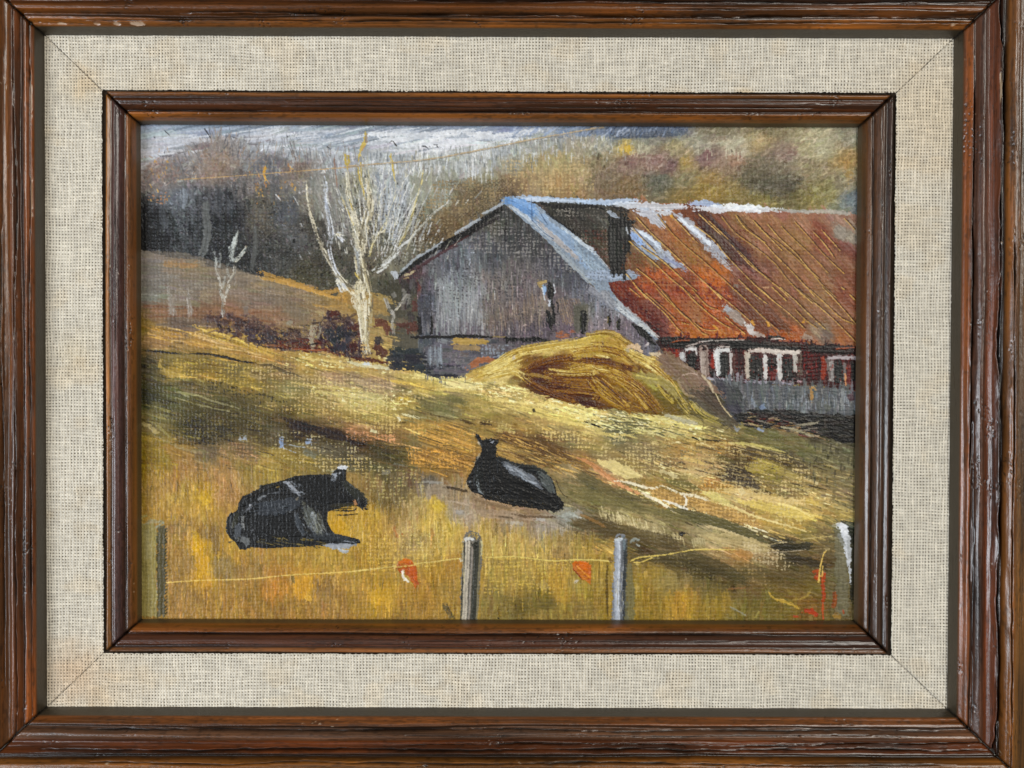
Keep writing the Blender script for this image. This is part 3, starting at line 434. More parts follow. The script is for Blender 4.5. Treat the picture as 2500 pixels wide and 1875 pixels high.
# near grass: long yellow vertical strokes
grs = mask('I 100,0 1100,50 2212,400 J 700,480 J 1500,700 J 2212,760 K 500,1100 K 1300,1400 K 1300,1650 I 100,1650', 8, 26)
fill(grs & (Y < 1330) & (X > 850), G2, 1100, 34, 3.4, 90, .4, .07, .5, .06, 5, .75, 1.5)
fill(grs & (Y > 1240), G2, 900, 44, 5, 90, .38, .06, .4, .035, 5, .7, 1.8)
fill(grs & (X < 850), G2, 500, 34, 8, 80, .36, .05, .35, .03, 14, .7)
for s, w, c, a in (('I 700,370 790,480', 34, '#c29a26', .6), ('I 680,800 710,1000 700,1170', (26, 34, 24), '#c39320', .75), ('I 640,840 700,880', 24, '#cf9f1c', .7), ('I 1620,1120 1620,1250 1640,1350', (34, 36, 20), '#c08c2c', .8), ('I 1640,1290 1700,1360', 12, '#d3a43c', .8),
                   ('I 770,700 830,790 850,950', (4, 16, 14), '#7f6436', .75), ('I 480,650 560,740', (14, 10), '#86713f', .65), ('I 820,1040 1000,1060', 28, '#8d7440', .7), ('I 540,930 620,1100', 30, '#9a7a42', .6), ('I 1900,640 1980,740', 26, '#c1931f', .6),
                   ('I 1520,1100 1540,1200', 8, '#6e6038', .7), ('I 1360,1170 1380,1300', 6, '#c47c2c', .6), ('I 1470,1170 1480,1290', 5, '#c8822c', .5), ('I 1130,1380 1110,1500', 10, '#8a6426', .6), ('I 520,1350 700,1500', 30, '#a17a38', .4),
                   ('I 1000,930 1150,1020', 20, '#a67b34', .5), ('J 220,1250 300,1380', 34, '#bf932c', .75), ('J 160,1330 380,1380', 18, '#bb8f30', .6), ('J 780,460 850,540', 24, '#c3a53c', .7), ('J 740,690 770,780', 8, '#a8763a', .6), ('J 410,680 450,800', 6, '#b06c38', .6),
                   ('J 480,740 500,780', 4, '#b8612c', .6), ('J 1720,1180 1810,1260', 22, '#a18c58', .6), ('J 1850,1100 1900,1300', 26, '#b68f3c', .5), ('J 1350,1320 1600,1370 1900,1400', 18, '#6f602f', .65), ('J 1480,1430 1750,1440', 20, '#736430', .6), ('J 1860,1320 1980,1350', 20, '#b38c3a', .5)):
    stroke(s, w, c, a, .32, .06, .45, .2, rag=.35)
dots(mask('J 150,700 900,900 900,1000 200,1100', 14, 30), '#c3a24c', .34, .7, .5, 30, 41); dots(mask('J 450,700 900,700 850,930 500,930', 14, 30), '#c9b26a', .3, .7, .5, 30, 42)
dots(mask('J 1200,950 2000,1000 1900,1250 1200,1300', 14, 30), '#c6a84e', .32, .65, .45, 30, 43); dots(mask('I 800,330 1050,330 1000,470 820,440', 10, 30), '#b98f5c', .38, .7, .4, 30, 44)
dots(mask('J 100,50 700,200 750,450 450,520 150,350', 14, 30), '#b4a468', .26, .7, .5, 30, 45); dots(mask('I 1350,30 2212,60 2212,260 1700,120', 14, 30), '#b9a062', .34, .65, .5, 30, 46)
stroke('J 840,1370 900,1450 930,1520', (6, 14, 6), '#57503a', .7, .38); stroke('J 880,1370 960,1520', 4, '#3f3a2c', .7, .4)
gj, gi = np.where(grs & (Y > 1110))
for k in R.randint(0, len(gj), 1900):
    x = gx[gi[k]]; y = gy[gj[k]]; l = R.uniform(12, 50); cc = COL[gj[k], gi[k]] * R.choice([.72, .86, 1.14, 1.26]) + R.randn(3) * .01
    if x < 850 and y < 1400 and R.rand() < .5: continue
    stroke([(x, y), (x + R.randn() * 2, y + l)], R.uniform(1.3, 2.8), np.clip(cc, 0, .9), .6, .42, .05, .5, .3, brs=1.2)
# left fence post and its shade
stroke('I 225,650 228,1000 232,1500', 40, '#94884f', .9, .22, .05, .3, .03); stroke('I 190,660 250,640 370,640', 8, '#938b6a', .7, .35); stroke('I 220,690 225,1000', 14, '#9a9064', .5, .4)
stroke('I 350,660 345,900 345,1200 345,1500', (19, 21, 20, 18), '#45442e', .8, .28, .05, .3, .04); stroke('I 290,690 380,645', 5, '#8f927e', .85, .3); stroke('I 290,700 300,1480', 4, '#857836', .7, .4)
for k in range(26): y = 1290 + k * 8.2; stroke([(402, y + 5), (409, y - 1)], 3, '#3c3a26', .8, .2, .03, .4)
# ---------------------------------------------------------------- scrub and brush behind the pasture
fill(mask('E 780,270 1000,240 1150,260 1300,340 1500,390 1720,390 1800,260 2050,280 2180,330 2180,640 1900,600 1750,590 1300,545 1000,450 820,400', 6, 14), '#55403c', 200, 26, 9, 6, .26, .06, .4, .05, 20, .6)
fill(mask('E 820,270 1000,250 1150,270 1300,350 1500,400 1700,400 1780,480 1750,580 1300,540 1000,440 850,400', 7, 14), '#3f2f2f', 120, 16, 6, 10, .40, .07, .45, .05, 40, .6)
fill(mask('E 1100,380 1450,400 1550,520 1300,540 1150,490', 6, 14), '#3c363c', 50, 16, 6, 5, .36, .05, .4, .03, 30, .8)
fill(mask('E 1400,470 1800,480 2000,620 1600,570 1400,540', 5, 12), '#5e2a1c', 70, 22, 4, 8, .42, .08, .4, .05, 15, .8)
fill(mask('E 1780,260 1900,230 2050,300 2212,330 2212,660 2000,640 1800,560 1750,450', 6, 14), '#3f3036', 120, 20, 7, 60, .36, .06, .4, .04, 40, .7)
fill(mask('E 1800,370 2050,380 2050,560 1850,560', 5, 14), '#34363d', 50, 24, 8, 85, .36, .04, .35, .03, 20, .7)
for s, w, c in (('E 1850,250 1960,240', 12, '#5a2a22'), ('E 2060,330 2130,470', 18, '#5c3129'), ('F 220,310 330,330 370,440', 22, '#5d3028'), ('F 420,350 560,340 600,440', 26, '#5e322a'), ('F 30,480 60,600', 22, '#4f2622'), ('F 230,500 350,640', 26, '#4c2623'), ('F 440,300 600,320', 8, '#6d6250'), ('F 200,250 560,320', 10, '#6c6552'),
                ('F 560,400 620,440', 6, '#7a6a50'), ('E 1230,520 1500,540', 4, '#8c5a36'), ('E 1450,555 1700,570 1850,570', 3, '#a3603c'), ('F 0,640 250,670 400,690', 8, '#512019'), ('F 0,400 90,440', 14, '#2f2c30'), ('F 230,460 330,500', 22, '#34323a'), ('E 1480,300 1500,340 1530,300', 8, '#99917c')):
    stroke(s, w, c, .8, .4, .07, .4, .2, rag=.5)
stroke('E 1720,340 1710,420 1700,480 1720,550', (18, 16, 12, 10), '#9a8f78', .95, .25, .08, .8, .06); stroke('E 1770,340 1780,400 1750,470', 5, '#8d8370', .9, .35); stroke('E 1690,330 1800,320', 4, '#40302a', .8, .3); stroke('E 1680,520 1740,510', 3, '#2d2320', .8, .2)
for y in range(380, 460, 18): stroke(P('E 1600,%d 1680,%d' % (y, y + 4)), 3, '#8c7a58', .7, .4)
for k in range(240):
    x = R.uniform(480, 900); y = np.interp(x, [480, 600, 700, 780, 900], [778, 800, 825, 795, 820]) + R.randn() * 20
    stroke([(x, y), (x + R.randn() * 5, y - R.uniform(3, 9))], R.uniform(1.6, 3.4), R.choice(['#6f5a50', '#57423e', '#7d6858', '#4a3432', '#8a6a54', '#5f3a30', '#3f3c42']), .7, .42, .05, .5, .3, brs=1.3)
# ---------------------------------------------------------------- BARN
gable = mask('B 1390,790 1600,950 2212,1560 G 300,60 G 780,520 G 830,600 G 0,700 F 1500,760 F 700,790 F 640,440 F 620,0 B 640,1480 B 430,1490', 3, 14)
GB = guide('''B 1400,900#3a3836 1300,1000#4b463d 1500,1100#3d3b3c 1700,1200#434042 1900,1300#46444a 2100,1500#4b4a52 1900,1500#4a484c 1200,1150#4a484a 1000,1300#525056 1100,1250#66666c 900,1350#55555c 800,1400#5a565a 1300,1250#47464a 1500,1400#5d5554 1600,1550#67595a 1300,1500#6b605c 1000,1500#6f6e72 850,1550#7d7d7e 1150,1550#7a7978 700,1500#4f484c 600,1450#50363a 550,1600#5a3c3c
F 700,100#46444c 700,250#46434a 900,50#848585 950,200#7f7f80 850,350#696568 1100,100#7c7b7c 1150,250#757070 1300,150#645853 1300,300#66584e 1100,380#5f565a 1500,100#665b5a 1500,250#6c5a52 1700,200#75645a 1450,380#52464c 1700,400#54484f 1900,50#5f5254 2000,200#5f5352 2000,380#64525a 2100,100#5a555c
G 100,50#5c5c66 250,150#6f6f7a 350,220#7a7478 100,200#5c5a50 200,350#75656a 400,350#6c5c62 550,420#5f545a 650,520#585056 700,560#5f5a64 300,420#7a6868''')
GB = np.clip(GB * 1.13 * np.array([.965, 1.0, 1.0], np.float32) + .018, 0, 1)
COL[gable] = GB[gable]
fill(gable, GB, 1500, 36, 6, 88, .36, .05, .3, .035, 4, .9)
dots(gable & (Y > 500), '#8f8a8a', .27, .5, .4, 60, 51, .12); dots(gable, '#232227', .28, .5, 0, 60, 52)
gj, gi = np.where(gable)
for k in R.randint(0, len(gj), 1100):
    x = gx[gi[k]]; y = gy[gj[k]]; hz = R.rand() < .45; l = R.uniform(5, 15) if hz else R.uniform(12, 40); cc = COL[gj[k], gi[k]] * R.choice([.6, 1.25, 1.45]) + .01
    stroke([(x, y), (x + (l if hz else R.randn() * 1.5), y + (R.randn() if hz else l))], R.uniform(1.3, 2.6), np.clip(cc, 0, .85), .65, .42, .04, .6, .3, brs=1.2)
dots(mask('B 1380,850 1700,1100 2100,1450 1700,1350 1300,1250 1000,1200', 5, 20), '#97928c', .24, .6, .4, 40, 53)
for k in range(120):
    x = R.uniform(1060, 1190); y = R.uniform(690, 790); stroke([(x, y), (x + R.uniform(-2, 2), y + R.uniform(30, 70))], R.uniform(1.5, 4), R.choice(['#9a9b9c', '#8b8c90', '#6f6f74', '#a5a5a5']), .55, .38, .05, .4, .3)
for k in range(60):
    x = R.uniform(1200, 1360); y = R.uniform(690, 780); stroke([(x, y), (x + R.uniform(-2, 6), y + R.uniform(20, 60))], R.uniform(1.4, 2.6), R.choice(['#8f7a68', '#7f6f68', '#54484a', '#a08a74']), .55, .38, .05, .4, .3)
for k in range(26):
    x = 1365 + k * 2.2; stroke([(x - 8, 725), (x + 2, 760), (x + 12, 795)], 1.7, R.choice(['#94795a', '#6a5650', '#a3886a']), .6, .35, .03, .5)
fill(mask('F 1900,390 2050,400 2050,450 1900,450', 3, 10), '#9a5f40', 14, 20, 6, 0, .42, .06, .3, .04, 10, .8); stroke('B 600,1500 640,1560 600,1600', 10, '#6b3a34', .8, .35)
fill(mask('B 480,1500 620,1490 600,1650 F 560,150 F 600,300 F 450,300 F 480,120', 5, 14), '#453f3c', 30, 26, 8, 85, .35, .08, .3, .04, 10, .8)
for s in ('B 490,1560 520,1640', 'B 400,1600 420,1650', 'F 490,160 530,60', 'F 560,60 540,170', 'F 330,100 380,210'): stroke(s, 9, '#84807a', .7, .38, .06, .45)
stroke('F 600,120 600,230', 12, '#5c3430', .8, .35)
# foundation strip of the gable
fill(mask('F 400,560 700,560 1060,780 1000,800 760,800 430,740 380,650', 3, 10), '#33363c', 70, 36, 10, 2, .3, .04, .3, .02, 4, .9)
fill(mask('F 640,470 900,470 900,560 640,560', 3, 10), '#4d5056', 20, 30, 10, 80, .3, .05, .3, .03, 5, .9)
fill(mask('F 880,470 1500,470 1400,680 1150,740 1050,800 760,790 730,560', 3, 10), '#5c5a60', 120, 34, 8, 2, .32, .05, .35, .03, 5, .9)
for k in range(34):
    x = R.uniform(1046, 1080); stroke([(x, R.uniform(830, 850)), (x + R.uniform(-3, 3), R.uniform(880, 910))], R.uniform(2, 4), R.choice(['#8b939b', '#70757c', '#5d6168']), .65, .35, .05, .45, .3)
stroke('F 920,490 1080,490 1280,500', (18, 16, 10), '#b3924a', .9, .3, .07, .5); stroke('F 930,540 1080,550 1200,560', 14, '#9c8052', .8, .36); stroke('F 1000,600 1090,620', 10, '#74655e', .7, .4)
stroke('F 800,470 900,500', 14, '#8a8d90', .7, .35); dots(mask('F 1200,530 1450,520 1380,640 1200,650', 5, 14), '#8d96a2', .38, .75, .4, 30, 54); dots(mask('F 900,600 1150,600 1080,760 900,760', 5, 14), '#81787c', .3, .6, .4, 30, 55)
stroke('F 1080,730 1200,660 1320,670 1400,690', (14, 18, 12, 6), '#a5633c', .85, .34, .07, .5)
stroke('F 560,455 700,455 860,450', (5, 7, 6), '#0e0e10', .95, .12, .03, .5); stroke('F 870,455 1000,445 1150,445 1290,455', (5, 8, 7, 3), '#0c0c0e', 1, .08, .02, .6, .05)
stroke('F 1300,450 1420,452', 3, '#8f7a48', .8, .3); stroke('F 1415,470 1600,478 1700,475 1810,490', (9, 9, 12, 4), '#101011', .95, .18, .03, .5); stroke('F 1420,460 1430,510', 5, '#151515', .9, .2)
stroke('F 640,260 645,350 650,440', (9, 10, 9), '#17181a', .9, .28); stroke('F 745,260 755,350 750,430', (5, 7, 6), '#17181c', .9, .28)
# black eave line of the left roof slope
stroke('B 440,1470 600,1340 850,1170 1100,1050', (5, 13, 14, 12), '#0c0b0d', .97, .12, .03, .5, .04); stroke('B 1080,1060 1200,960 1400,840', (13, 13, 8), '#131214', .92, .3, .03, .5, .06); stroke('B 800,1230 1000,1130 1250,980 1380,930', 9, '#2a2527', .85, .38, .04, .4)
stroke('B 600,1400 800,1270 1000,1160', 7, '#4d3034', .8, .35); stroke('B 900,1200 1100,1080', 3, '#5c2b2a', .7, .35)
for s, w in (('B 440,1450 600,1300 720,1230 860,1140', (5, 7, 5, 3)), ('B 950,1080 1080,1000 1200,930', (5, 8, 5)), ('B 1200,900 1300,850 1400,790', (6, 7, 6))): stroke(s, w, '#a4abb2', .9, .32, .07, .7, .1)
stroke('B 400,1420 430,1440 430,1470', (10, 14, 8), '#a8acb2', .95, .12, .06, 1.0, .1); stroke('B 500,1450 560,1430 600,1400', 6, '#b6a882', .85, .35, .05, .7); stroke('B 490,1480 550,1465', 4, '#a98f62', .8, .3)
# gable opening with owl-like dark shutter
stroke('B 1720,1500 1760,1590', (14, 6), '#a28a58', .9, .22, .05, .5, .03); stroke('B 1730,1510 1790,1500', 6, '#ad945c', .9, .25)
stroke('B 1765,1540 1765,1600', (7, 9, 6), '#7fa0c4', .97, .08, .06, .6, .05); stroke('F 1765,10 1765,70', (8, 7, 4), '#8aa5c6', .97, .1, .06, .6, .05); stroke('F 1745,10 1770,120', 2.5, '#c5cbd2', .9, .2)
stroke('B 1810,1520 1825,1600 F 1815,60 1830,110', (9, 17, 16, 9), '#0f0f11', 1, .05, .02, .6, .04); stroke('B 1850,1530 1865,1590 F 1850,60', 3, '#b9bcc0', .95, .2, .05, .8)
stroke('F 1815,120 1820,180', (8, 10), '#b7bbc2', .95, .3, .08, .9); stroke('F 1830,130 1840,200 1850,240', (5, 8, 5), '#141416', .95, .2); stroke('F 1860,130 1890,160 1885,240', 3, '#1c1b1d', .85, .3)
stroke('F 1800,230 1820,300 1825,380', (8, 21, 4), '#0c0c0e', 1, .05, .02, .7, .03); stroke('F 1850,240 1850,330', 7, '#111113', .95, .15); stroke('F 1785,250 1780,330 1795,365', 2.5, '#33303a', .8, .3)
stroke('F 2060,150 2070,300 2060,420', (22, 22, 18), '#57564a', .85, .3); stroke('F 2130,150 2120,400', 18, '#5f5b4c', .7, .36); stroke('F 2125,240 2118,330 2112,410', (16, 15, 11), '#0f0f10', .98, .1, .03, .5, .03); stroke('F 2090,250 2095,400', 5, '#3f4230', .8, .3); stroke('F 2080,470 2115,460', 7, '#151413', .9, .28)
stroke('G 322,270 325,310 322,350', (6, 9, 4), '#0f0f10', 1, .08, .03, .6, .04); stroke('G 312,270 308,330', 2, '#7a6a30', .8, .3); stroke('G 410,290 405,340 408,395', (7, 11, 5), '#0f0f10', 1, .08, .03, .6, .04); stroke('G 392,310 388,370', 2, '#6d6a45', .8, .3)
# ---- roof
roof = mask('B 1480,745 C 0,780 C 1000,800 C 2212,890 D 2060,900 H 2060,560 H 1550,515 G 2080,505 G 1700,455 G 1150,462 G 770,475 G 640,340 G 480,200 G 320,10 C 310,1500 C 330,1400 C 0,1080', 2, 12)
GR = guide('''C 0,850#34322e 200,950#3f3c37 100,1050#37322d 300,1200#44382e 250,1300#463a30 600,1150#6a5138 600,1300#6b4f33 550,1400#6a4a30 750,1300#70502f 700,1200#7c6a5c
C 900,1100#8a5434 1000,1200#8c5a30 900,1250#7f5536 1100,1250#8a6035 850,1000#8f5c3a 850,950#96603c 1050,900#6d3a26 1200,920#6f4028 1200,1000#6a3a26 1300,1150#57332a 1400,1250#54302a 1500,1300#5c342c 1250,1100#5c3a30 800,1420#9a4f24 700,1450#984a20 1200,1420#b35a1c 1350,1400#a65a22 1150,1350#8a5430 1000,1450#8a4a30 1500,1420#7d4a3c 1500,1380#86605a 1600,1400#74463a
C 400,1550#6b2a1c 500,1600#702c1c 650,1600#a04a22 800,1580#8a4526 1000,1600#964623 1200,1580#9c4a24 1350,1600#8a3c22 1300,1550#b05a20 1000,1520#7a4028 1500,1550#70412e
C 1500,950#7d5538 1600,1050#83593a 1800,1000#85593c 2000,950#8a5f45 2000,1100#86603c 1700,1250#80563a 1900,1300#82583a 1700,1400#744838 1600,1500#70442f 1900,1500#805638 2100,1400#85583c 1800,1600#7a4a38 2000,1600#80503a 2100,1000#8c5d48 1900,880#8c5a4a 1600,870#9a6850
D 1700,920#8a5c48 1650,1050#7a3c28 1750,1150#7c422e 1850,1050#857668 1950,1100#857a6e 1900,1200#6e3c30 1800,1300#7a5038 1900,1500#74442f 1700,1500#7e563c 1900,950#86604e 1950,1650#78412c 1800,950#8a6a5a
G 400,120#662a1e 500,200#652c20 600,300#72301c 650,380#5c241a 750,300#5a241c 700,150#784c44 800,280#7d4e48 850,370#6f3f3c 850,200#a04f24 950,320#a3501f 1000,200#935536 1100,150#8c5634 1100,300#90603c 1000,400#8f4520 1200,350#9a4a20 1250,200#a34a1c 1200,100#94502c 1350,300#9a4a22 1100,420#b4641e 1300,420#a2491f 1500,200#70442f 1600,300#74472f 1700,330#6f4434 1500,380#84442a 1450,420#96461f 1800,420#a2501f 1950,400#99481f 1900,300#744a32 2100,300#754c35 2000,200#7a5138 1800,100#7a4c36 2100,100#7f5638 2050,460#9a4e20
H 1650,400#85705c 1700,450#6f6058 1600,480#8a5a3a 1500,300#764c32 1700,200#7a5238 1900,300#7a5036 1950,450#7f4c30 1850,470#8a5230 1650,100#85603f''', 2.2)
GR = np.clip(GR * np.array([1.10, 1.12, 1.10], np.float32) + .014, 0, 1)
COL[roof] = GR[roof]
ra = lambda x, y: 47
fill(roof, GR, 1300, 40, 7, 48, .3, .045, .35, .03, 4, .9)
dots(mask('B 1700,830 C 330,850 C 330,1400 C 0,1050', 4, 16), '#a39c92', .38, .75, .45, 40, 61); dots(mask('B 1700,830 C 330,850 C 330,1400 C 0,1050', 4, 16), '#1f1c18', .26, .5, 0, 40, 62)
dots(mask('C 480,1130 900,1350 1250,1500 500,1450', 6, 20), '#a08760', .3, .6, .4, 40, 63)
dots(roof & (X < 1850) & (Y > 560), '#5a1c12', .32, .5, .2, 40, 64); dots(mask('C 800,900 1300,1200 1250,1380 900,1200', 6, 20), '#b5703c', .3, .6, .3, 40, 65)
fl = lambda s, c, n, w=6, L=26, a=.8: fill(mask(s, 4, 14), c, n, L, w, 30, .4, .07, .4, .05, 30, a)
fl('C 1080,1370 1250,1370 1420,1440 1350,1500 1150,1440', '#a8602c', 44); fl('C 640,1440 900,1420 1000,1480 700,1500', '#a04e22', 34); fl('G 780,100 900,130 1080,400 900,400', '#9c5730', 40); fl('G 1150,100 1350,160 1450,420 1200,430 1250,250', '#9c5028', 60)
fl('G 950,380 1500,400 1500,450 950,450', '#a8622a', 46); fl('G 1760,390 2080,400 2080,490 1760,450', '#a0562a', 46); fl('C 560,1560 900,1560 1150,1659 600,1659', '#985234', 46); fl('C 1150,1560 1350,1520 1400,1659 1200,1659', '#a65c2c', 30)
fl('G 330,20 500,60 700,250 780,440 640,340', '#66281c', 40); fl('G 560,320 800,330 850,440 720,450', '#48181 4'.replace(' ', ''), 26, 4); fl('G 300,0 1500,0 1440,180 1100,80 700,60', '#8a3c22', 60, 5)
fill(mask('C 1100,900 1250,930 1560,1250 1600,1330 1480,1300 1150,1020', 4, 14), '#55302a', 60, 60, 9, 47, .25, .04, .35, .02, 3, .9); fill(mask('G 1430,60 1560,0 1900,330 1720,400 1550,250', 3, 14), '#70432f', 60, 50, 10, 46, .25, .04, .35, .02, 3, .85)
# roof highlights: sky-coloured sheets
for s, w, c in (('B 1480,750 1800,760 2212,780', (14, 8, 8), '#9cb2cf'), ('B 1500,760 C 200,790', 7, '#b5c0cf'), ('C 0,785 300,790 600,770', (8, 12, 8), '#a4b6cf'), ('C 300,800 700,830 1050,830', (8, 18, 10), '#b8c0cb'), ('C 1040,795 1200,800 1350,830', (8, 12, 8), '#8fa3c6'),
                ('C 1000,845 1250,850 1500,845 1900,860', (6, 14, 16, 6), '#c9d0d8'), ('C 1350,820 1500,830 1700,850', 10, '#d3d8de'), ('C 1800,860 2000,870 2212,880', 6, '#9c9a96'), ('D 1500,880 1700,870 1980,895', 8, '#9d968c'),
                ('C 560,860 700,900 830,1030', (14, 28, 10), '#a9b2c0'), ('C 740,870 820,880 900,890', 10, '#b9c0ca'), ('C 860,880 1000,960 1150,1100 1300,1260 1450,1400', (10, 18, 20, 22, 10), '#9ba3af'), ('C 950,930 1100,1060 1250,1180', 8, '#c3cad4'),
                ('C 490,1010 560,1060 700,1180 850,1300 1000,1390', (10, 26, 28, 20, 8), '#9aa7ba'), ('C 500,1050 600,1150 640,1200', (8, 18, 6), '#86a2cf'), ('C 560,1030 700,1120 800,1230', 7, '#c0cad6'), ('C 520,1150 650,1240 760,1310', (5, 10, 5), '#8796ab'),
                ('C 780,1270 900,1330 1020,1400', 8, '#8087a3'), ('G 1340,190 1450,250 1560,360', (12, 20, 8), '#8f8780'), ('G 1360,180 1420,220', 10, '#96989e'), ('G 1560,330 1600,400 1640,440', (10, 16, 6), '#bfc0c0'), ('G 1600,420 1680,440 1760,480', (8, 10, 4), '#a39a94'),
                ('G 2060,430 2150,480', 14, '#8d7d70'), ('G 1780,470 1900,480', 5, '#c8c6c2'), ('D 1800,1010 1850,1060 1900,1120', (18, 30, 14), '#82786c'), ('D 1900,950 1980,1000', 12, '#85705f')):
    stroke(s, np.array(w) * 1.2, hexc(c) * 1.06, .86, .27, .08, .55, .2, rag=.4)
dots(mask('C 850,870 1500,1400 1400,1450 830,960', 5, 16), '#7a5a4a', .3, .55, .1, 26, 66); dots(mask('C 480,1010 1020,1390 950,1430 480,1130', 5, 16), '#6a6458', .27, .5, .1, 26, 67)
# pale rake board
trim = mask('B 1380,780 1400,750 1470,735 1700,810 C 0,1075 C 200,1250 C 330,1400 C 590,1440 C 560,1480 C 310,1510 G 340,40 G 480,200 G 640,330 G 770,470 G 740,480 G 560,330 G 380,210 G 230,70 C 180,1540 B 2000,1330 B 1650,1010', 2, 10)
COL[trim] = hexc('#8d9aa9')
for s, w, c in (('B 1400,770 1550,810 1700,930', (14, 30, 26), '#5f8cc4'), ('B 1480,760 1700,850', (10, 18), '#7fa3d0'), ('B 1650,880 1900,1080 2212,1330', (26, 34, 40), '#8ba3c0'), ('B 1700,960 1900,1150 2100,1330', (10, 14, 8), '#a49c98'),
                ('B 1450,810 1650,960 1850,1150', (5, 10, 6), '#b4bcc4'), ('B 1900,1000 2212,1230', (5, 8), '#b9c4ce'), ('C 0,1130 150,1300 300,1450', (20, 34, 24), '#92a3b2'), ('C 0,1100 200,1260 320,1400', 7, '#b9c3cb'), ('B 1850,1180 2050,1380 2212,1530', (10, 14, 12), '#98a2aa'),
                ('C 100,1440 300,1450 500,1430 580,1440', (10, 30, 22, 10), '#94a1b5'), ('C 130,1560 250,1640 G 300,80', 20, '#85868e'), ('G 250,40 330,130 380,200', (20, 22, 12), '#88898f'), ('G 370,120 480,230 600,330 700,420', (12, 20, 18, 12), '#a3a8ac'),
                ('G 400,190 550,310', 6, '#c5c9cb'), ('G 580,330 700,410 760,460', 9, '#b3b5b4')):
    stroke(s, w, c, .85, .25, .08, .5, .15, rag=.3)
dots(trim & (Y > 600), '#5b6068', .24, .6, .1, 30, 68)
for s in ('B 1650,750 1655,950', 'B 1655,950 1760,1060 1850,1120', 'B 1720,870 1800,1000'): stroke(s, 1.8, '#42587a', .8, .1, .02, .3)
for k in range(14): x = 1400 + k * 4.5; stroke([(x, 585 + k * 3), (x + 34, 630 + k * 3)], 1.6, '#6a7888', .6, .2, .03, .4)
stroke('G 520,330 600,390 700,490 740,520', (3, 16, 17, 4), '#0c0d0f', 1, .06, .03, .5, .03)
# chimney
fill(mask('C 325,980 480,970 490,1200 485,1400 340,1400', 2, 8), '#262626', 40, 60, 10, 90, .2, .05, .3, .03, 2, .95); stroke('C 350,1010 345,1380', 12, '#3a3b39', .8, .32); stroke('C 440,1010 450,1100', 12, '#454744', .7, .35); stroke('C 340,1330 400,1410 470,1410', 12, '#0c0b0a', .95, .2)
stroke('C 315,950 420,955 555,975', (8, 12, 9), '#0e0d0c', .97, .2, .03, .5, .05); stroke('C 470,985 530,1010', 6, '#12110f', .9, .25); stroke('C 330,800 400,850 520,870', (4, 10, 6), '#2b2a2c', .8, .42); stroke('C 300,860 370,910 430,930', (8, 10, 4), '#a9b3c2', .85, .34); stroke('C 475,1010 490,1080', 4, '#b9c0c8', .8, .3)
stroke('B 1700,790 1900,830 2212,825', (4, 8, 7), '#191817', .9, .28); stroke('C 0,830 150,820 290,850', (7, 7, 4), '#1b1a19', .9, .3); stroke('B 1750,850 1850,930 2100,1100', 5, '#1b1a1a', .8, .34)
# scratched seams showing ochre ground
seams = ['C 560,920 700,1070 830,1190 1020,1370 1200,1530 1330,1659', 'C 740,880 860,1040 1000,1180 1180,1330 1400,1530 1540,1659', 'C 870,900 950,980 1080,1120 1130,1170', 'C 1080,990 1250,1120 1350,1240 1500,1400 1650,1550 1780,1659',
         'C 1120,890 1270,1030 1400,1150 1520,1280 1620,1380 1790,1500', 'C 1200,940 1400,1130 1500,1240 1700,1440 1850,1560 1950,1659', 'C 1320,905 1450,1060 1600,1170 1800,1330 1920,1480 2090,1659', 'C 1450,890 1560,1020 1700,1140 1800,1250 2000,1450 2180,1650',
         'C 1620,950 1700,1050 1850,1160 2000,1290 2150,1430 D 1680,1530 1820,1659', 'C 1740,980 1850,1110 2000,1250 2100,1370 2212,1480', 'C 1860,1000 1990,1130 2100,1230 2212,1340 D 1750,1440', 'D 1430,960 1560,1100 1700,1260 1890,1440', 'D 1590,1040 1700,1160 1800,1300', 'D 1670,1030 1780,1150 1850,1230', 'D 1880,930 1980,1040',
         'C 490,1130 600,1230 740,1350 880,1480 1100,1659', 'C 600,1180 780,1300 880,1390 1000,1500 1120,1600', 'C 560,1380 700,1490 780,1570 870,1659', 'C 470,1430 560,1540 660,1659', 'C 500,1560 600,1640', 'C 520,1010 600,1100 740,1240', 'C 1480,1480 1600,1590 1690,1659',
         'G 560,0 700,130 830,250 920,360 1000,440', 'G 730,0 850,130 1000,260 1100,360 1160,420 1220,440', 'G 780,30 880,140 970,240 1060,310', 'G 640,50 780,170 930,310', 'G 970,0 1100,140 1300,310 1420,380', 'G 1060,20 1200,170 1310,210', 'G 1220,0 1380,130 1500,230 1620,340', 'G 1420,0 1560,130 1700,270 1850,400',
         'G 1540,0 1680,110 1750,160', 'G 1660,0 1800,130 1950,250 2090,390', 'G 1780,0 1920,130', 'G 1850,0 2000,130 2120,250 H 1720,390', 'G 1990,0 2150,130 H 1780,290 1990,500', 'H 1540,0 1700,140 1850,280 1980,340', 'H 1680,0 1800,120 1990,340', 'H 1850,0 1890,30', 'H 1430,0 1600,150', 'H 1930,70 2000,140',
         'G 1080,320 1160,380 1260,395 1310,380', 'G 970,325 1040,340', 'G 1360,270 1450,350 1550,430', 'D 1060,950 1200,1100 1330,1230', 'D 900,900 1000,1030 1180,1160', 'G 1990,200 2090,300 2200,380']
for s in seams:
    p = P(s); stroke(p + np.array([2.2, -1.4]), 3.2, '#3c2014', .55, .32, .02, -.2, .05)
    stroke(p, R.uniform(1.9, 2.5), R.choice(['#c9a252', '#d0aa5c', '#bb9148']), .9, .34, .04, .25, .04, rag=.2, lvl=.3)
for s in ('C 1300,1060 1500,1230 1700,1430', 'C 1390,1110 1480,1230', 'C 1220,920 1380,1080'): stroke(s, 4, '#3a2018', .8, .32)
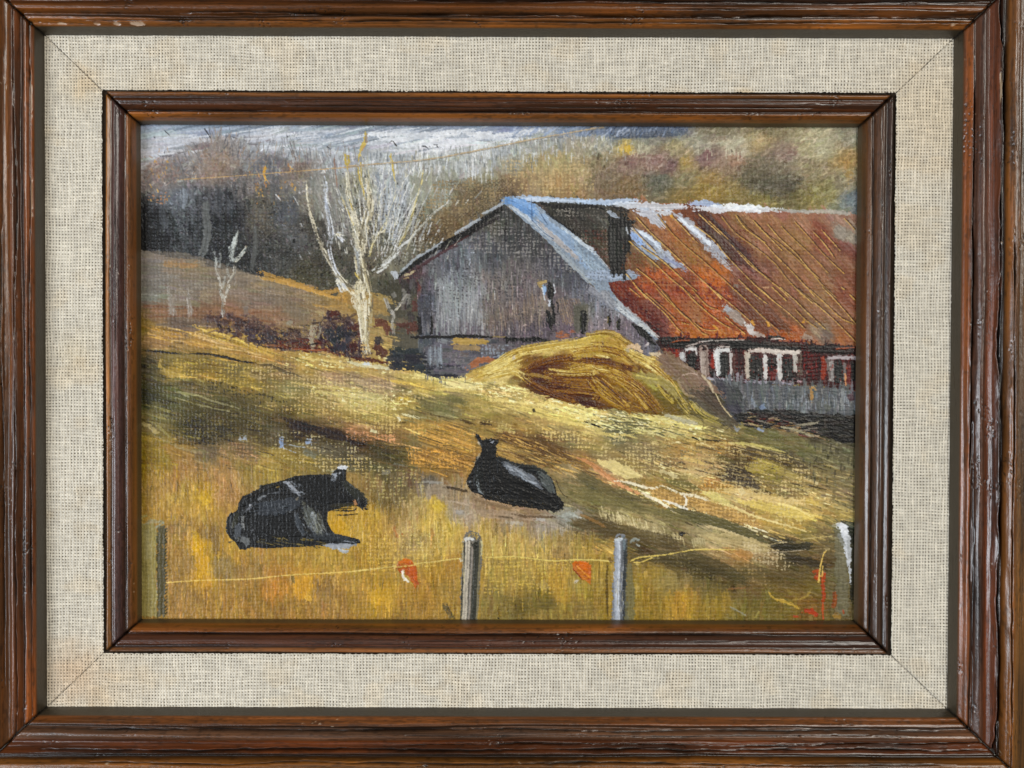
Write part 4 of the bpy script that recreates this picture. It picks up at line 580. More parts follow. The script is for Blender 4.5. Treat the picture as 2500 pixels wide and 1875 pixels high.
for s in ('G 1600,300 1630,350', 'G 1740,310 1760,360', 'G 2080,290 2060,330', 'G 1250,345 1310,385', 'C 870,900 900,930'): stroke(s, 5, '#c9922c', .85, .35, .05, .5)
for s in ('C 600,1500 900,1490 1300,1500', 'C 750,1530 1150,1540'): stroke(s, 3, '#9b6a48', .6, .3)
stroke('C 1700,1555 1760,1555', 4, '#c49a72', .8, .3); stroke('C 1440,1530 1480,1540', 8, '#84796c', .8, .3)
# ---- eave shadow, red wall, windows
wall = mask('G 740,500 770,475 G 1150,462 1700,455 2080,505 H 1550,515 2060,560 H 2060,950 H 1550,880 G 1500,880 G 1230,830 G 1000,700 G 820,600', 2, 10)
COL[wall] = hexc('#4d1512'); fill(wall, '#561713', 300, 24, 7, 86, .3, .07, .35, .05, 14, .9)
fill(mask('G 820,560 960,570 950,650 860,620', 2, 8), '#8a2a14', 24, 18, 4, 60, .35, .1, .4, .06, 30, .9)
dots(mask('H 1500,560 1660,560 1660,850 1500,840', 2, 8), '#7a201a', .34, .7, .3, 30, 71); stroke('H 1690,620 1700,720 1690,850', (10, 13, 10), '#9c3c1c', .85, .3, .08, .4); stroke('G 1250,600 1255,740', 9, '#a03418', .85, .3)
for s, w, c in (('G 770,500 1000,520 1400,520 1900,560 2080,550', (16, 20, 24, 22, 12), '#2b1814'), ('G 790,480 900,490 1200,480 1500,500', (6, 10, 8, 6), '#141110'), ('G 760,465 880,460 1000,458', (4, 6, 4), '#101315'), ('G 1100,500 1250,530 1400,520', 10, '#3d1612'),
                ('G 1500,545 1800,555 2080,565', (12, 16, 10), '#241b14'), ('G 1700,500 1900,520 2080,530', 8, '#372b1c'), ('G 1750,455 1850,450 1900,470', 5, '#17120e'), ('H 1540,560 1750,545 2000,560', 14, '#3a1611'), ('H 1600,580 2000,590', 9, '#35130f'), ('G 1170,510 1200,540', 14, '#35201a')):
    stroke(s, w, c, .92, .24, .05, .5, .1, rag=.4)
for s in ('G 880,500 950,485 1050,482', 'G 1000,540 1150,500', 'G 1250,490 1400,480 1550,478', 'G 1480,470 1560,465', 'G 1770,475 1830,470', 'G 1850,485 1950,492', 'G 1300,535 1420,545', 'G 1120,500 1260,480', 'H 1800,560 1990,545', 'H 1280,480 1400,490'): stroke(s, 3.2, R.choice(['#b4aca4', '#8d7f78', '#c3bdb6', '#a0522c']), .85, .34, .06, .7)
def win(s, w, c, dry=.16, h=.5, jit=.07): stroke(s, w, c, .96, dry, jit, h, .04, rag=.22)
win('G 975,590 985,640 1010,670', (13, 16, 9), '#9d9c9c'); win('G 1000,565 1060,555 1110,570', 9, '#a9a5a2'); win('G 1040,610 1050,650', 15, '#2c2523'); win('G 1080,600 1090,640', 12, '#3a302c'); win('G 1030,680 1090,720', 15, '#201614'); win('G 1105,580 1110,610', 6, '#b5b2b0')
win('G 1165,570 1175,650 1185,800', (22, 22, 20), '#8d7c72'); win('G 1150,600 1165,780', 7, '#a09084'); win('G 1180,580 1190,700', 5, '#6b5a52')
win('G 1290,580 1300,700 1310,805', (17, 17, 12), '#b9bab8'); win('G 1280,575 1350,568 1410,572', 8, '#b7b6b4'); win('G 1345,610 1350,700 1345,815', (20, 24, 22), '#2c2f31', .2); win('G 1335,640 1340,800', 8, '#4f585c', .35); win('G 1410,590 1415,700 1415,810', 5, '#9b9692'); win('G 1440,600 1440,780', 9, '#5e3a34'); win('G 1250,770 1265,810', 12, '#0f0b0a')
win('G 1560,590 1570,700 1570,830', (14, 15, 12), '#a09383'); win('G 1580,580 1700,575 1850,590 2040,590', (9, 11, 13, 9), '#b5a69c'); win('G 1610,620 1620,720 1620,830', (22, 26, 28), '#2a2723', .2); win('G 1670,640 1680,800', 16, '#35302b', .3); win('G 1590,640 1600,820', 7, '#575246', .4)
win('G 1722,610 1726,720 1728,845', (9, 9, 8), '#b6b2ae'); win('G 1780,640 1785,690', 18, '#3f2420'); win('G 1785,760 1790,840', 16, '#6e1c18', .3); win('G 1770,690 1830,700', 7, '#221a17'); win('G 1855,600 1850,720 1855,855', (12, 11, 10), '#aaa6a4'); win('G 1700,680 1830,690', 3, '#8a857e', .35)
win('G 1920,650 1925,740 1915,840', (20, 24, 24), '#26282a', .2); win('G 1900,640 1960,645', 5, '#5e2620'); win('G 1990,600 1995,760', (9, 11), '#8f8a82', .3); win('G 2035,600 2040,800', 11, '#5f5248', .35); win('G 1960,850 2040,830', 10, '#3b1a18')
win('H 1720,640 1760,720 1770,860', (12, 20, 14), '#6c6460', .28); win('H 1730,640 1850,635 2000,645', (7, 10, 9), '#8b8184', .28); win('H 1825,680 1830,760 1830,870', (18, 20, 18), '#2b2f2e', .18); win('H 1885,680 1890,850', 8, '#7a7270', .3); win('H 1925,700 1920,850 1930,930', (9, 10, 10), '#6e2622', .35); win('H 1975,690 1978,850', 14, '#1d2124', .2)
win('H 1890,780 1900,920', 4, '#c48a5a', .35); win('H 1800,940 1850,930', 5, '#b88a58', .35); win('H 1850,940 1990,945', 4, '#a5684c', .35)
stroke('G 1190,825 1300,835 1430,840', (6, 9, 7), '#9c9aa4', .96, .14, .06, .6, .05); stroke('G 1540,850 1700,860 1850,865 1980,880', (7, 10, 9, 6), '#8f8c98', .96, .16, .06, .6, .05)
for s in ('G 1880,850 1900,850', 'G 1940,852 1960,856', 'G 2025,850 2045,852', 'G 1970,875 1985,880'): stroke(s, 6, '#a58f94', .9, .2)
win('G 1475,770 1480,850 1490,910', 8, '#8d8890', .3); win('G 1505,800 1510,890', 5, '#77727a', .3)
for s, w, cc in (('G 1345,600 1350,700 1347,815', (22, 27, 24), '#24282a'), ('G 1618,625 1625,720 1625,832', (26, 31, 30), '#242220'), ('G 1925,645 1928,740 1920,842', (24, 27, 26), '#222425'), ('G 1785,640 1788,720', (20, 20), '#2e1f1c'), ('H 1828,680 1832,865', (20, 22), '#262a2a'), ('G 1060,600 1075,690', (18, 22), '#241c1a')):
    stroke(s, w, cc, .85, .3, .06, .5, .04, rag=.3)
for s, w, cc in (('G 1288,575 1296,700 1300,808', (14, 14, 9), '#cbccca'), ('G 1565,590 1568,830', (10, 8), '#b5aa9c'), ('G 1724,605 1728,845', (10, 10), '#c3c0bc'), ('G 1853,600 1856,855', (12, 11), '#bdbab6'), ('G 1992,600 1996,770', (10, 8), '#aaa49c'), ('G 1415,590 1418,815', (6, 5), '#b0aca8'), ('G 1165,580 1172,800', (12, 10), '#a3948a'),
                 ('G 1580,582 1700,577 1850,588 2040,592', (7, 9, 11, 7), '#c9beb4'), ('G 1285,572 1410,570', 7, '#cbcac8'), ('H 1735,640 2000,642', 7, '#a39a9c'), ('H 1775,660 1778,860', 7, '#8f8a88'), ('G 975,585 985,660', 9, '#bdbcbc'), ('G 1010,565 1105,562', 6, '#c3c0be')):
    stroke(s, w, cc, .9, .34, .08, .8, .06, rag=.35, brs=1.6)
for k in range(70):
    x = R.uniform(1800, 2090); y = np.interp(x, [1800, 2090], [880, 900]) + R.uniform(-16, 34)
    if x < 1560: continue
    stroke([(x, y), (x + R.randn() * 2, y + R.uniform(5, 18))], R.uniform(1.6, 3.4), R.choice(['#8a2a1c', '#a33c20', '#6e1c18', '#9c2f22', '#c9c0b8', '#2a1412']), .6, .45, .06, .7, .3, brs=1.3)
# stone footing
ft = mask('G 1230,840 1440,850 1540,870 2000,895 H 1550,890 H 2060,950 H 2060,1170 H 1700,1150 G 1550,1130 G 1500,1180 G 1430,1230 G 1300,1000', 2, 10)
COL[ft] = hexc('#5f6163'); fill(ft, '#5d6062', 260, 44, 6, 89, .3, .06, .35, .045, 4, .9)
fill(mask('G 1280,860 1500,930 1520,1150 1430,1200', 2, 10), '#46464a', 40, 40, 12, 60, .22, .03, .3, .02, 8, .9)
for k in range(110):
    x = R.uniform(1810, 2085); y = R.uniform(945, 985); stroke([(x, y), (x + R.uniform(-2, 2), y + R.uniform(12, 34))], R.uniform(1.6, 3.4), R.choice(['#83888c', '#9297a0', '#4f5152', '#7a8593', '#a0a09c', '#6c6b66']), .65, .34, .05, .45, .3)
stroke('G 1690,1060 1720,1110', 13, '#7f93b8', .6, .36); stroke('G 1600,1000 1640,1090', 8, '#808b99', .6, .38); stroke('H 1580,905 1590,960 1585,1030', (8, 8, 7), '#a87f48', .9, .28, .08, .6); stroke('H 1600,900 1630,930', 5, '#b58a52', .8, .35); stroke('H 1560,960 1570,1030', 3, '#3b2a1c', .8, .3)
stroke('H 1930,960 1960,1030', 16, '#4f3038', .7, .36); stroke('H 1700,1060 1750,1120', 14, '#5a5d50', .6, .38)
# dark rubble below
rb = mask('G 1480,1180 1560,1130 H 1300,1120 1700,1150 2060,1160 2060,1420 1850,1400 1700,1340 1400,1290 1200,1270 1000,1240 930,1200', 4, 12)
COL[rb] = hexc('#2b2620'); fill(rb, '#2c2722', 200, 30, 6, 12, .3, .05, .4, .045, 14, .9)
for k in range(75):
    x = R.uniform(1810, 1990); y = np.interp(x, [1810, 1990], [1020, 1055]) + R.uniform(-14, 14); stroke([(x, y), (x + R.uniform(10, 30), y + R.uniform(-4, 7))], R.uniform(1.8, 4.2), R.choice(['#a08a6e', '#6b2a22', '#7d7468', '#b09a6c', '#4c443a', '#8d6a3c', '#5a1f1c', '#1a1714']), .8, .3, .06, .6, .25)
for s, c in (('G 1600,1110 1850,1130', '#2f3436'), ('G 1850,1260 2000,1290 2180,1350', '#a09878'), ('G 2000,1250 2212,1220', '#7c745f'), ('H 1300,1140 1700,1170', '#34383a'), ('H 1500,1250 1650,1220', '#8d8672'), ('H 1700,1180 1720,1280', '#4c4640')): stroke(s, 5, c, .85, .3)
stroke('G 1650,1270 1690,1300 1720,1275', 8, '#8796b5', .85, .3, .05, .6); stroke('G 1430,1240 1470,1290 1500,1270', (4, 9, 4), '#8d929c', .8, .32); stroke('G 1400,1190 1440,1270', 6, '#35332e', .7, .35)
fill(mask('G 1500,1280 1800,1300 2100,1400 2212,1500 1600,1400', 6, 16), '#6f6840', 60, 44, 8, 14, .36, .05, .35, .03, 6, .8)
for k in range(70):
    x = R.uniform(1960, 2085); y = R.uniform(1075, 1170); stroke([(x, y), (x + R.uniform(-4, 4), y + R.uniform(8, 26))], R.uniform(2, 5), R.choice(['#8b8258', '#4a4530', '#9c9468', '#3a3626', '#757050']), .6, .38, .05, .5, .3)
# ---------------------------------------------------------------- HAY STACK
hay = mask('F 1050,800 1200,720 1400,640 1560,550 1800,520 2000,490 2212,440 G 120,450 200,410 300,400 440,450 500,550 640,610 820,660 900,800 1100,1000 1430,1230 1350,1230 1000,1150 800,1160 400,1110 0,1050 F 1900,1010 F 1700,960 F 1400,850 F 1150,850', 4, 12)
GHY = guide('''F 1200,760#a98f4c 1300,780#bba664 1450,640#b49a4c 1500,750#c0aa62 1600,700#7a5a24 1600,800#5c3210 1700,720#4a2409 1900,650#5f360f 1850,560#b49c58 2000,550#a88a40 2150,480#b8a04c 2100,550#bfa85e 2200,620#8a5a1c 2000,700#6f4a16 2150,720#8f762c 1700,880#4d2a0c 1900,850#5e3610 2000,900#54290a 2100,850#6c3f10 1500,850#8f7a44 1600,900#6a4a20 1900,960#56300f 2150,1000#4f3210 1400,830#b39e5e
G 50,500#b7a04a 200,450#a98f38 300,430#9c8236 300,550#9a7c30 200,600#a5883a 100,650#a38432 450,600#8f6c20 400,650#9c7a2e 550,620#b59a5c 650,650#a88a48 50,750#a08030 200,720#5d3a0e 300,680#54300c 500,730#5a320c 600,750#63400f 700,750#7c5a1e 350,780#8b6418 450,850#84611a 550,800#95803a 700,850#96903e 800,900#8f8638 250,850#6d450f 100,850#7a4f14 50,950#5c340c 200,950#6c4614 300,1000#7a521a 100,1030#46290c 400,1000#7c5a1c 500,950#7d5a20 600,950#7a5a1e 550,1080#755218 700,1050#6f541e 350,1070#5c3c12 800,950#6a5a22 750,700#a88a48 850,750#8a6f30 900,850#7a6a2e 950,950#6f6a30 1000,1050#5f5228 900,1080#6b5420 850,1000#6c5a24 1100,1120#5f5430 1200,1180#6b6238 1000,1180#74602e 1300,1200#5c5234''', 2.4)
GHY = np.clip(GHY * 1.06 + .01, 0, 1)
COL[hay] = GHY[hay]
fill(hay, GHY, 420, 36, 6, lambda x, y: np.interp(x, [1130, 1300, 1420, 1540, 1750], [-30, -12, 5, 38, 48]), .34, .07, .6, .03, 8, .85)
def hcomb(s, w, cols, n, seed_w=1.9):
    p = smooth(P(s), 8); nr = np.gradient(p, axis=0); nr = np.stack([-nr[:, 1], nr[:, 0]], 1); nr /= np.hypot(nr[:, 0], nr[:, 1])[:, None] + 1e-6
    for k in range(n):
        o = R.uniform(-w, w); a, b = sorted(R.uniform(0, len(p) - 1, 2).astype(int)); b = max(b, min(a + 6, len(p) - 1)); a = min(a, b - 2)
        q = p[a:b + 1] + nr[a:b + 1] * (o + R.randn() * .8); stroke(q[::3] if len(q) > 8 else q, R.uniform(.8, 1.4) * seed_w, R.choice(cols), .85, .28, .04, .7, .25, rag=.2)
LT = ['#d3bf74', '#e0d08c', '#bfa24c', '#a98a3a', '#8a6a24']; MD = ['#b89a48', '#a27c28', '#8a5f18', '#c3a352', '#6f4612']; DK = ['#5c3310', '#6b4014', '#4c290c', '#9c7228', '#8a5a1c']
hcomb('F 1100,800 1300,730 1500,600 1800,540 2100,500 G 200,470', 11, LT, 90); hcomb('F 1200,790 1400,700 1560,620', 12, LT, 60); hcomb('F 1250,810 1450,760 1560,790 1700,900', 9, LT, 70); hcomb('F 2000,560 2212,540 G 200,560 G 400,620', 13, LT, 80)
hcomb('G 0,560 200,540 400,570 560,680', 14, MD, 70); hcomb('F 1950,740 2212,690 G 200,720 G 400,760', 12, MD + LT, 70)
hcomb('F 1580,760 1750,680 2000,640 G 0,650 G 300,690 G 600,760', 8, DK, 90); hcomb('F 1560,800 1700,900 1950,1000 G 50,1040', 8, DK, 60); hcomb('F 1750,820 1900,840 2212,850 G 150,870', 22, DK, 130); hcomb('F 1800,760 2000,780 2212,770 G 150,790', 7, MD + LT, 60)
hcomb('F 1800,920 2212,960 G 200,1020', 10, DK + ['#a2803a'], 60); hcomb('G 130,800 250,950 400,1050 600,1120', 10, MD, 60); hcomb('G 200,820 350,950 500,1080', 10, MD + DK, 70); hcomb('G 300,760 480,850 700,1080', 16, MD, 110); hcomb('G 400,800 600,930 780,1130', 12, MD + DK, 80)
hcomb('G 500,600 700,720 850,860 950,1000', 10, LT + MD, 80); hcomb('G 450,560 600,640 760,700', 9, LT, 50); hcomb('G 850,850 950,1000 1050,1130', 8, ['#7d6c34', '#a8944c', '#5c4c20', '#c0ab5c'], 40); hcomb('G 100,440 300,410 450,470 600,600', 5, ['#7a5a20', '#9c7c34', '#c3a85c'], 40)
stroke('G 560,800 700,830 850,900 930,1000', (12, 26, 26, 6), '#96874c', .9, .16, .05, .6, .06); stroke('G 550,790 650,815 780,840', 4, '#c0b25c', .85, .3, .04, .7); hcomb('G 740,860 830,960 900,1050', 6, ['#5c4416', '#b09a44'], 20)
stroke('F 1990,520 2100,500 2212,470', (10, 18, 12), '#bfa552', .9, .2, .06, .8); stroke('G 0,640 200,600 330,610', (12, 12, 4), '#ab8e3e', .85, .25); stroke('F 1600,780 1700,800 1850,830', (4, 10, 4), '#9a7a3a', .85, .34, .06, .6); stroke('F 1480,650 1500,630', 7, '#c2b39c', .9, .2)
stroke('G 490,545 560,540 620,590', (10, 14, 6), '#c9ad8a', .95, .14, .04, 1., .05); stroke('G 690,600 760,610 820,650', (5, 12, 9), '#c9b696', .95, .16, .04, 1., .05); stroke('G 650,530 670,515', 6, '#bcb2b0', .95, .1, .04, 1.); stroke('G 480,560 500,590', 8, '#a5977c', .85, .25); stroke('G 260,505 268,520', 4, '#4a2a20', .9, .1)
rmp = mask('G 810,640 900,650 1020,700 1110,770 1180,830 1250,900 1290,990 1440,1220 1400,1230 1260,1160 1120,1080 1060,980 950,880 900,790 820,740', 2, 10)
COL[rmp] = hexc('#77604c'); fill(rmp & (Y < 980), '#7d6450', 60, 50, 12, 45, .2, .03, .3, .02, 6, .92); fill(rmp & (Y >= 970), '#54493a', 60, 50, 12, 45, .22, .04, .3, .03, 6, .9)
stroke('G 870,690 950,700 1080,760 1150,850', (5, 8, 5), '#8f7866', .8, .3, .05, .6); stroke('G 930,830 1000,960 1100,1000', 6, '#94805c', .8, .36); stroke('G 970,800 1050,780 1120,790', 3, '#b49c8c', .8, .3, .04, .7); stroke('G 950,840 1000,880 1050,970', 5, '#8c7a62', .7, .34)
stroke('G 1160,800 1220,870 1250,930 1260,960', (5, 6, 4), '#b9a98c', .9, .25, .05, .8); stroke('G 1270,950 1330,1060 1400,1150 1430,1190', 3, '#bfae86', .9, .3, .05, .8); stroke('G 1150,1110 1300,1200', 3, '#b09c58', .8, .36)
hcomb('G 1050,1030 1180,1150 1350,1230', 7, ['#8d8040', '#a8994c', '#5c5028', '#b5a25c'], 40); stroke('G 1300,1180 1420,1250', 16, '#5c5540', .7, .34)
for s in ('G 750,870 800,960 900,1060', 'G 920,920 1000,1050 1030,1110', 'G 1040,1040 1110,1140', 'G 900,860 960,980'): stroke(s, 2.2, '#c0a64c', .9, .26, .04, .6)
# white ridge in front of the stack
stroke('G 780,1140 850,1160 950,1200 1150,1240', (5, 9, 12, 5), '#a9a48c', .8, .36, .06, .6); stroke('G 100,1215 180,1240 260,1270', (4, 6, 2), '#262119', .95, .2, .03, .5); stroke('G 1060,1350 1130,1380', 4, '#1f1a12', .9, .25); stroke('G 1150,1375 1350,1390', 3, '#2f2a1c', .8, .34); stroke('F 1660,1100 1680,1130', 6, '#3b3322', .85, .3)
for s in ('G 200,1180 500,1180 750,1220', 'G 380,1240 700,1260 950,1330', 'G 300,1210 600,1230'): stroke(s, 3.2, '#4d4a30', .7, .38)
for k in range(90): x = R.uniform(1415, 1640); y = np.interp(x, [1415, 1640], [1002, 1030]) + R.uniform(-8, 38); stroke([(x, y), (x + R.uniform(8, 34), y + R.uniform(1, 8))], R.uniform(1.6, 3.6), R.choice(['#d2c98c', '#57553a', '#c3b873', '#6c6a48', '#e0d9b0']), .75, .32, .05, .8, .25)
# ---------------------------------------------------------------- bare trees
def limb(s, w, c='#b4a88c', n=22, a=.95, dk='#6d6450', lt='#d3ccb6', dry=.36):
    w = np.atleast_1d(np.array(w, np.float32)) * .95; p = smooth(P(s), 8); f = np.linspace(0, 1, len(p))
    ws = np.interp(f, np.linspace(0, 1, len(w)), w); nr = np.gradient(p, axis=0); nr = np.stack([-nr[:, 1], nr[:, 0]], 1); nr /= np.hypot(nr[:, 0], nr[:, 1])[:, None] + 1e-6
    stroke(p[::3], w * .9, c, a * .6, .5, .09, .5, .1, rag=.5, brs=1.5, n=2)
    m = int(n * 1.1) + 5
    for k in range(m):
        o = R.uniform(-.5, .5); i = R.randint(0, max(1, len(p) - 5)); l = R.randint(4, 14)
        q = (p + nr * (ws * o)[:, None])[i:i + l] + R.randn(2) * .7
        if len(q) > 2: stroke(q[::2], np.clip(ws[i] * R.uniform(.12, .32), 1.5, 4.2), R.choice([c, lt, lt, c, dk]), .85, .34, .06, .8, .2, brs=1.4, n=3)
# pale scumble of fine twigs inside the crown
for k in range(420):
    x = R.normal(935, 85); y = R.uniform(400, 640); lean = (x - 905) / 150.
    if abs(lean) > 1.7 or x > 1150 - (y - 400) * .5 + 60: continue
    l = R.uniform(10, 34); stroke([(x, y), (x + lean * l * .5 + R.randn() * 2, y - l)], R.uniform(1.3, 3), R.choice(['#a7aaad', '#bcbfc4', '#8f9290', '#c9c6b8', '#9a9a88', '#d2d3d4']), .7, .46, .06, .6, .3, brs=1.3)
for k in range(90):
    x = R.uniform(830, 1000); y = R.uniform(430, 700); stroke([(x, y), (x + R.randn() * 3, y - R.uniform(8, 22))], R.uniform(2, 4), R.choice(['#2f2d27', '#3d3a30', '#57523f']), .7, .46, .05, .4, .3)
limb('E 2212,640 2190,500 2170,350 2140,230 2090,120 A 2130,1640 2040,1560 1960,1470 1870,1330 1790,1180 1720,1000 1670,800 1650,600', (12, 16, 18, 20, 22, 20, 15, 11, 9, 7, 5, 4), '#bdb49c', 60)
limb('F 150,640 150,450 140,300 120,150 110,0 B 140,1500 110,1300 90,1150 80,1000', (18, 20, 22, 26, 28, 26, 27, 24, 18), '#bcb292', 80); limb('F 170,620 180,400 190,250 195,100 B 190,1580 150,1400', (10, 14, 14, 12, 12), '#a89c78', 26, .8)
limb('B 90,1200 60,1000 30,850 0,720 A 2030,650 2020,480', (24, 20, 15, 12, 10, 6), '#a9a48e', 36); limb('B 120,1250 140,1050 180,900 200,780 175,650 160,560', (24, 22, 20, 15, 8, 4), '#b5aa8c', 50)
limb('A 1960,1500 1900,1370 1860,1200 1870,1050 1850,900 1820,760 1830,650 1810,540', (15, 11, 11, 14, 13, 10, 9, 6), '#b9bec8', 26, .95, '#858b96', '#d3d6dc'); limb('A 1990,1090 1930,1080 2000,1150', 10, '#bfc2c8', 6, .85); limb('A 1940,760 1970,820 1990,880', (8, 9, 4), '#a9aeb4', 6, .8)
limb('A 2000,1600 1950,1500 1930,1470', (20, 18, 8), '#c3c6ca', 16, .95)
limb('B 200,1430 330,1350 450,1230 540,1150 620,1050 700,970 770,890 900,790', (18, 17, 14, 10, 7, 6, 4, 2.5), '#a9a89e', 30, .9, '#77766c', '#c6c7c4'); limb('B 260,1400 380,1290', 8, '#b9bac0', 8)
limb('B 440,1200 520,1050 570,920 620,740 660,600 680,480', (6, 5, 5, 4, 3, 2), '#b9a968', 8, .9, '#8d7f4a', '#cfc083'); limb('B 180,1310 220,1180 280,1070 340,960', (6, 5, 4, 3), '#bfae68', 6, .9); limb('B 400,900 350,1000 300,1050 A 2212,1100', 7, '#a9adb0', 6, .6)
for s in ('B 430,620 400,760 380,880 340,960', 'B 340,620 350,740 330,900', 'B 500,520 480,640 500,760', 'B 560,800 540,1000', 'B 610,900 560,1100', 'B 720,960 640,1120', 'B 300,900 250,1100', 'A 2080,1170 2120,1300', 'A 2110,1200 2130,1450'): stroke(s, R.uniform(4, 8), '#9a9fa4', .6, .42, .06, .45)
for s, w in (('B 90,460 100,550 130,680 165,780', (4, 3.5, 3, 2)), ('B 160,160 150,250 110,330 90,430', (5, 10, 5, 4)), ('B 380,360 395,430 410,520 420,600', (5, 5, 4, 2)), ('B 0,400 -5,500', 4), ('A 2000,350 2010,460', 5), ('A 2030,360 2040,450', 4), ('A 2140,420 2150,600 2180,720', 3), ('B 10,760 40,860', 3), ('B 60,1420 100,1480', 4), ('B -60,740 10,900 50,1000', 3)):
    stroke(s, w, '#b8a04e', .92, .2, .05, .6, .08)
stroke('B 165,180 165,260', 6, '#8a7a70', .8, .3); stroke('B 150,280 120,330', 4, '#b58a5c', .8, .3); stroke('B 370,260 400,240 440,290', 2.6, '#3f3c38', .85, .2, .02, .5); stroke('A 1900,390 1915,520 1930,660', 2.6, '#8d6a58', .8, .25)
for s in ('B 660,285 700,285', 'B 700,290 715,300', 'B 770,270 805,275', 'B 800,285 815,300', 'B 730,285 745,292', 'A 1480,195 1488,205', 'A 280,200 290,210', 'A 380,150 420,185', 'A 740,130 790,210', 'A 1840,290 1870,310', 'A 990,205 1015,210'): stroke(s, 2.6, '#3b3c40', .8, .1, .02, .5)
for k in range(26): x = R.uniform(560, 720); y = R.uniform(334, 362); stroke([(x, y), (x + R.uniform(-5, 5), y - R.uniform(8, 22))], 1.8, '#77767a', .55, .25)
dots(mask('F 100,500 200,500 200,660 120,660', 4, 10), '#c9a05a', .3, .7, .5, 20, 81); dots(mask('B 60,950 220,950 200,1500 90,1500', 4, 10), '#4a4232', .25, .55, 0, 26, 82)
stroke('F 0,690 100,700 250,720 400,740', (6, 9, 9, 5), '#c3bc98', .9, .32, .05, .8, rag=.5); stroke('F 140,690 200,700', 7, '#c9d0d4', .9, .25)
limb('F 410,440 400,350 400,250 360,180 320,80', (10, 11, 11, 8, 5), '#8b857a', 14, .8, '#5c564c', '#a9a59c'); limb('F 400,250 460,170 540,40', (6, 6, 4), '#8d8882', 8, .7); limb('F 400,130 400,60', 5, '#a39c84', 4, .8)
for k in range(64):      # fine twigs fanning up from the main limbs
    x0 = R.uniform(880, 985); y0 = R.uniform(470, 640); t = (x0 - 915) / 70. + R.randn() * .35; l = R.uniform(50, 170)
    x1 = x0 + t * l * .42; y1 = y0 - l
    if y1 < 335: y1 = 335 + R.uniform(0, 20)
    stroke([(x0, y0), ((x0 + x1) / 2 + R.randn() * 5, (y0 + y1) / 2), (x1, y1)], (2.8, 2.0, 1.4), R.choice(['#cfcdc4', '#b9b6ac', '#d9d9d6', '#c6bd9c', '#9d9a90', '#b4b8bf']), .65, .42, .05, .7, .15, brs=1.3)
for k in range(22):
    x0 = R.uniform(790, 860); y0 = R.uniform(440, 600); l = R.uniform(30, 90); stroke([(x0, y0), (x0 - l * R.uniform(.1, .5), y0 - l)], 1.8, R.choice(['#c6c6c2', '#a8a6a0', '#8f8d88']), .8, .4, .05, .6, .2, brs=1.3)
# small birch on the left and ghost trunks
limb('E 905,290 900,200 905,120 880,30 A 890,1560 870,1470 845,1400 835,1290', (9, 9, 8, 7, 7, 6, 6, 7), '#a19c90', 22, .85, '#77726a', '#bdb9b0'); limb('E 905,130 940,60 A 940,1600 960,1520 1000,1430 1005,1350', (8, 9, 9, 7, 6), '#a39d8e', 20, .85, '#77726a', '#c4c0b6')
limb('A 1000,1340 975,1250 990,1170 1020,1100 1040,1030', (9, 12, 13, 9, 3), '#a3a9a4', 18, .95, '#6d7370', '#c3cac6'); limb('A 1000,1330 1060,1270 1100,1210 1120,1180', (9, 9, 5, 2), '#a8acaa', 10, .95); stroke('A 830,1290 860,1330', 9, '#8b908e', .7, .38)
limb('E 600,290 605,200 590,100 A 600,1640 590,1550', (7, 11, 10, 8, 5), '#8d8479', 14, .6, '#7a7166', '#a8a39a'); limb('E 445,270 445,200 430,80 A 420,1600 400,1480', (14, 15, 11, 8, 6), '#8b847a', 10, .55, '#7c756b', '#9a948b'); stroke('E 1110,250 1110,170', 12, '#7b7068', .6, .38)
stroke('E 1500,300 1510,330', 7, '#938b78', .8, .34); stroke('E 2060,310 2075,350', 4, '#9c958c', .7, .3)
for s in ('A 480,1480 560,1620', 'A 1000,1540 1020,1500'): stroke(s, 2, '#9a9288', .6, .3)
for s, w in (('A 1000,1340 985,1260 1000,1180 1020,1110 1045,1020', (8, 14, 12, 8, 3)), ('A 985,1320 960,1250', 7), ('A 1010,1320 1060,1260 1120,1190', (10, 8, 3)), ('A 845,1400 830,1290 820,1200', (7, 6, 3)), ('A 870,1400 880,1300 870,1220', (6, 5, 3)), ('A 1000,1200 1010,1090', 6),
             ('A 960,1480 940,1380 950,1320', 5), ('A 900,1560 915,1500 930,1440', 5)):
    stroke(s, w, '#a9ada8', .55, .46, .08, .7, .15, rag=.4, brs=1.4)
for s, w in (('E 600,290 605,200 590,100 A 600,1640', (10, 14, 12, 8)), ('E 450,270 448,200 435,80', (16, 18, 14))): stroke(s, w, '#94897f', .5, .36, .05, .4, .15)
# telegraph wire
p = P('A 500,585 900,560 1300,530 1700,500 2212,460'); stroke(p, 2.4, '#b39468', .9, .16, .03, .5, .1, rag=.15); p = P('B 0,462 300,440 700,405 1050,345 1350,285 1700,215 2212,125 C 160,125 280,112')
stroke(p, 2.6, '#b09a78', .95, .1, .03, .6, .02, rag=.15); stroke(p + np.array([0, 2.6]), 1.6, '#7c7468', .7, .2, .02, .2, .05)
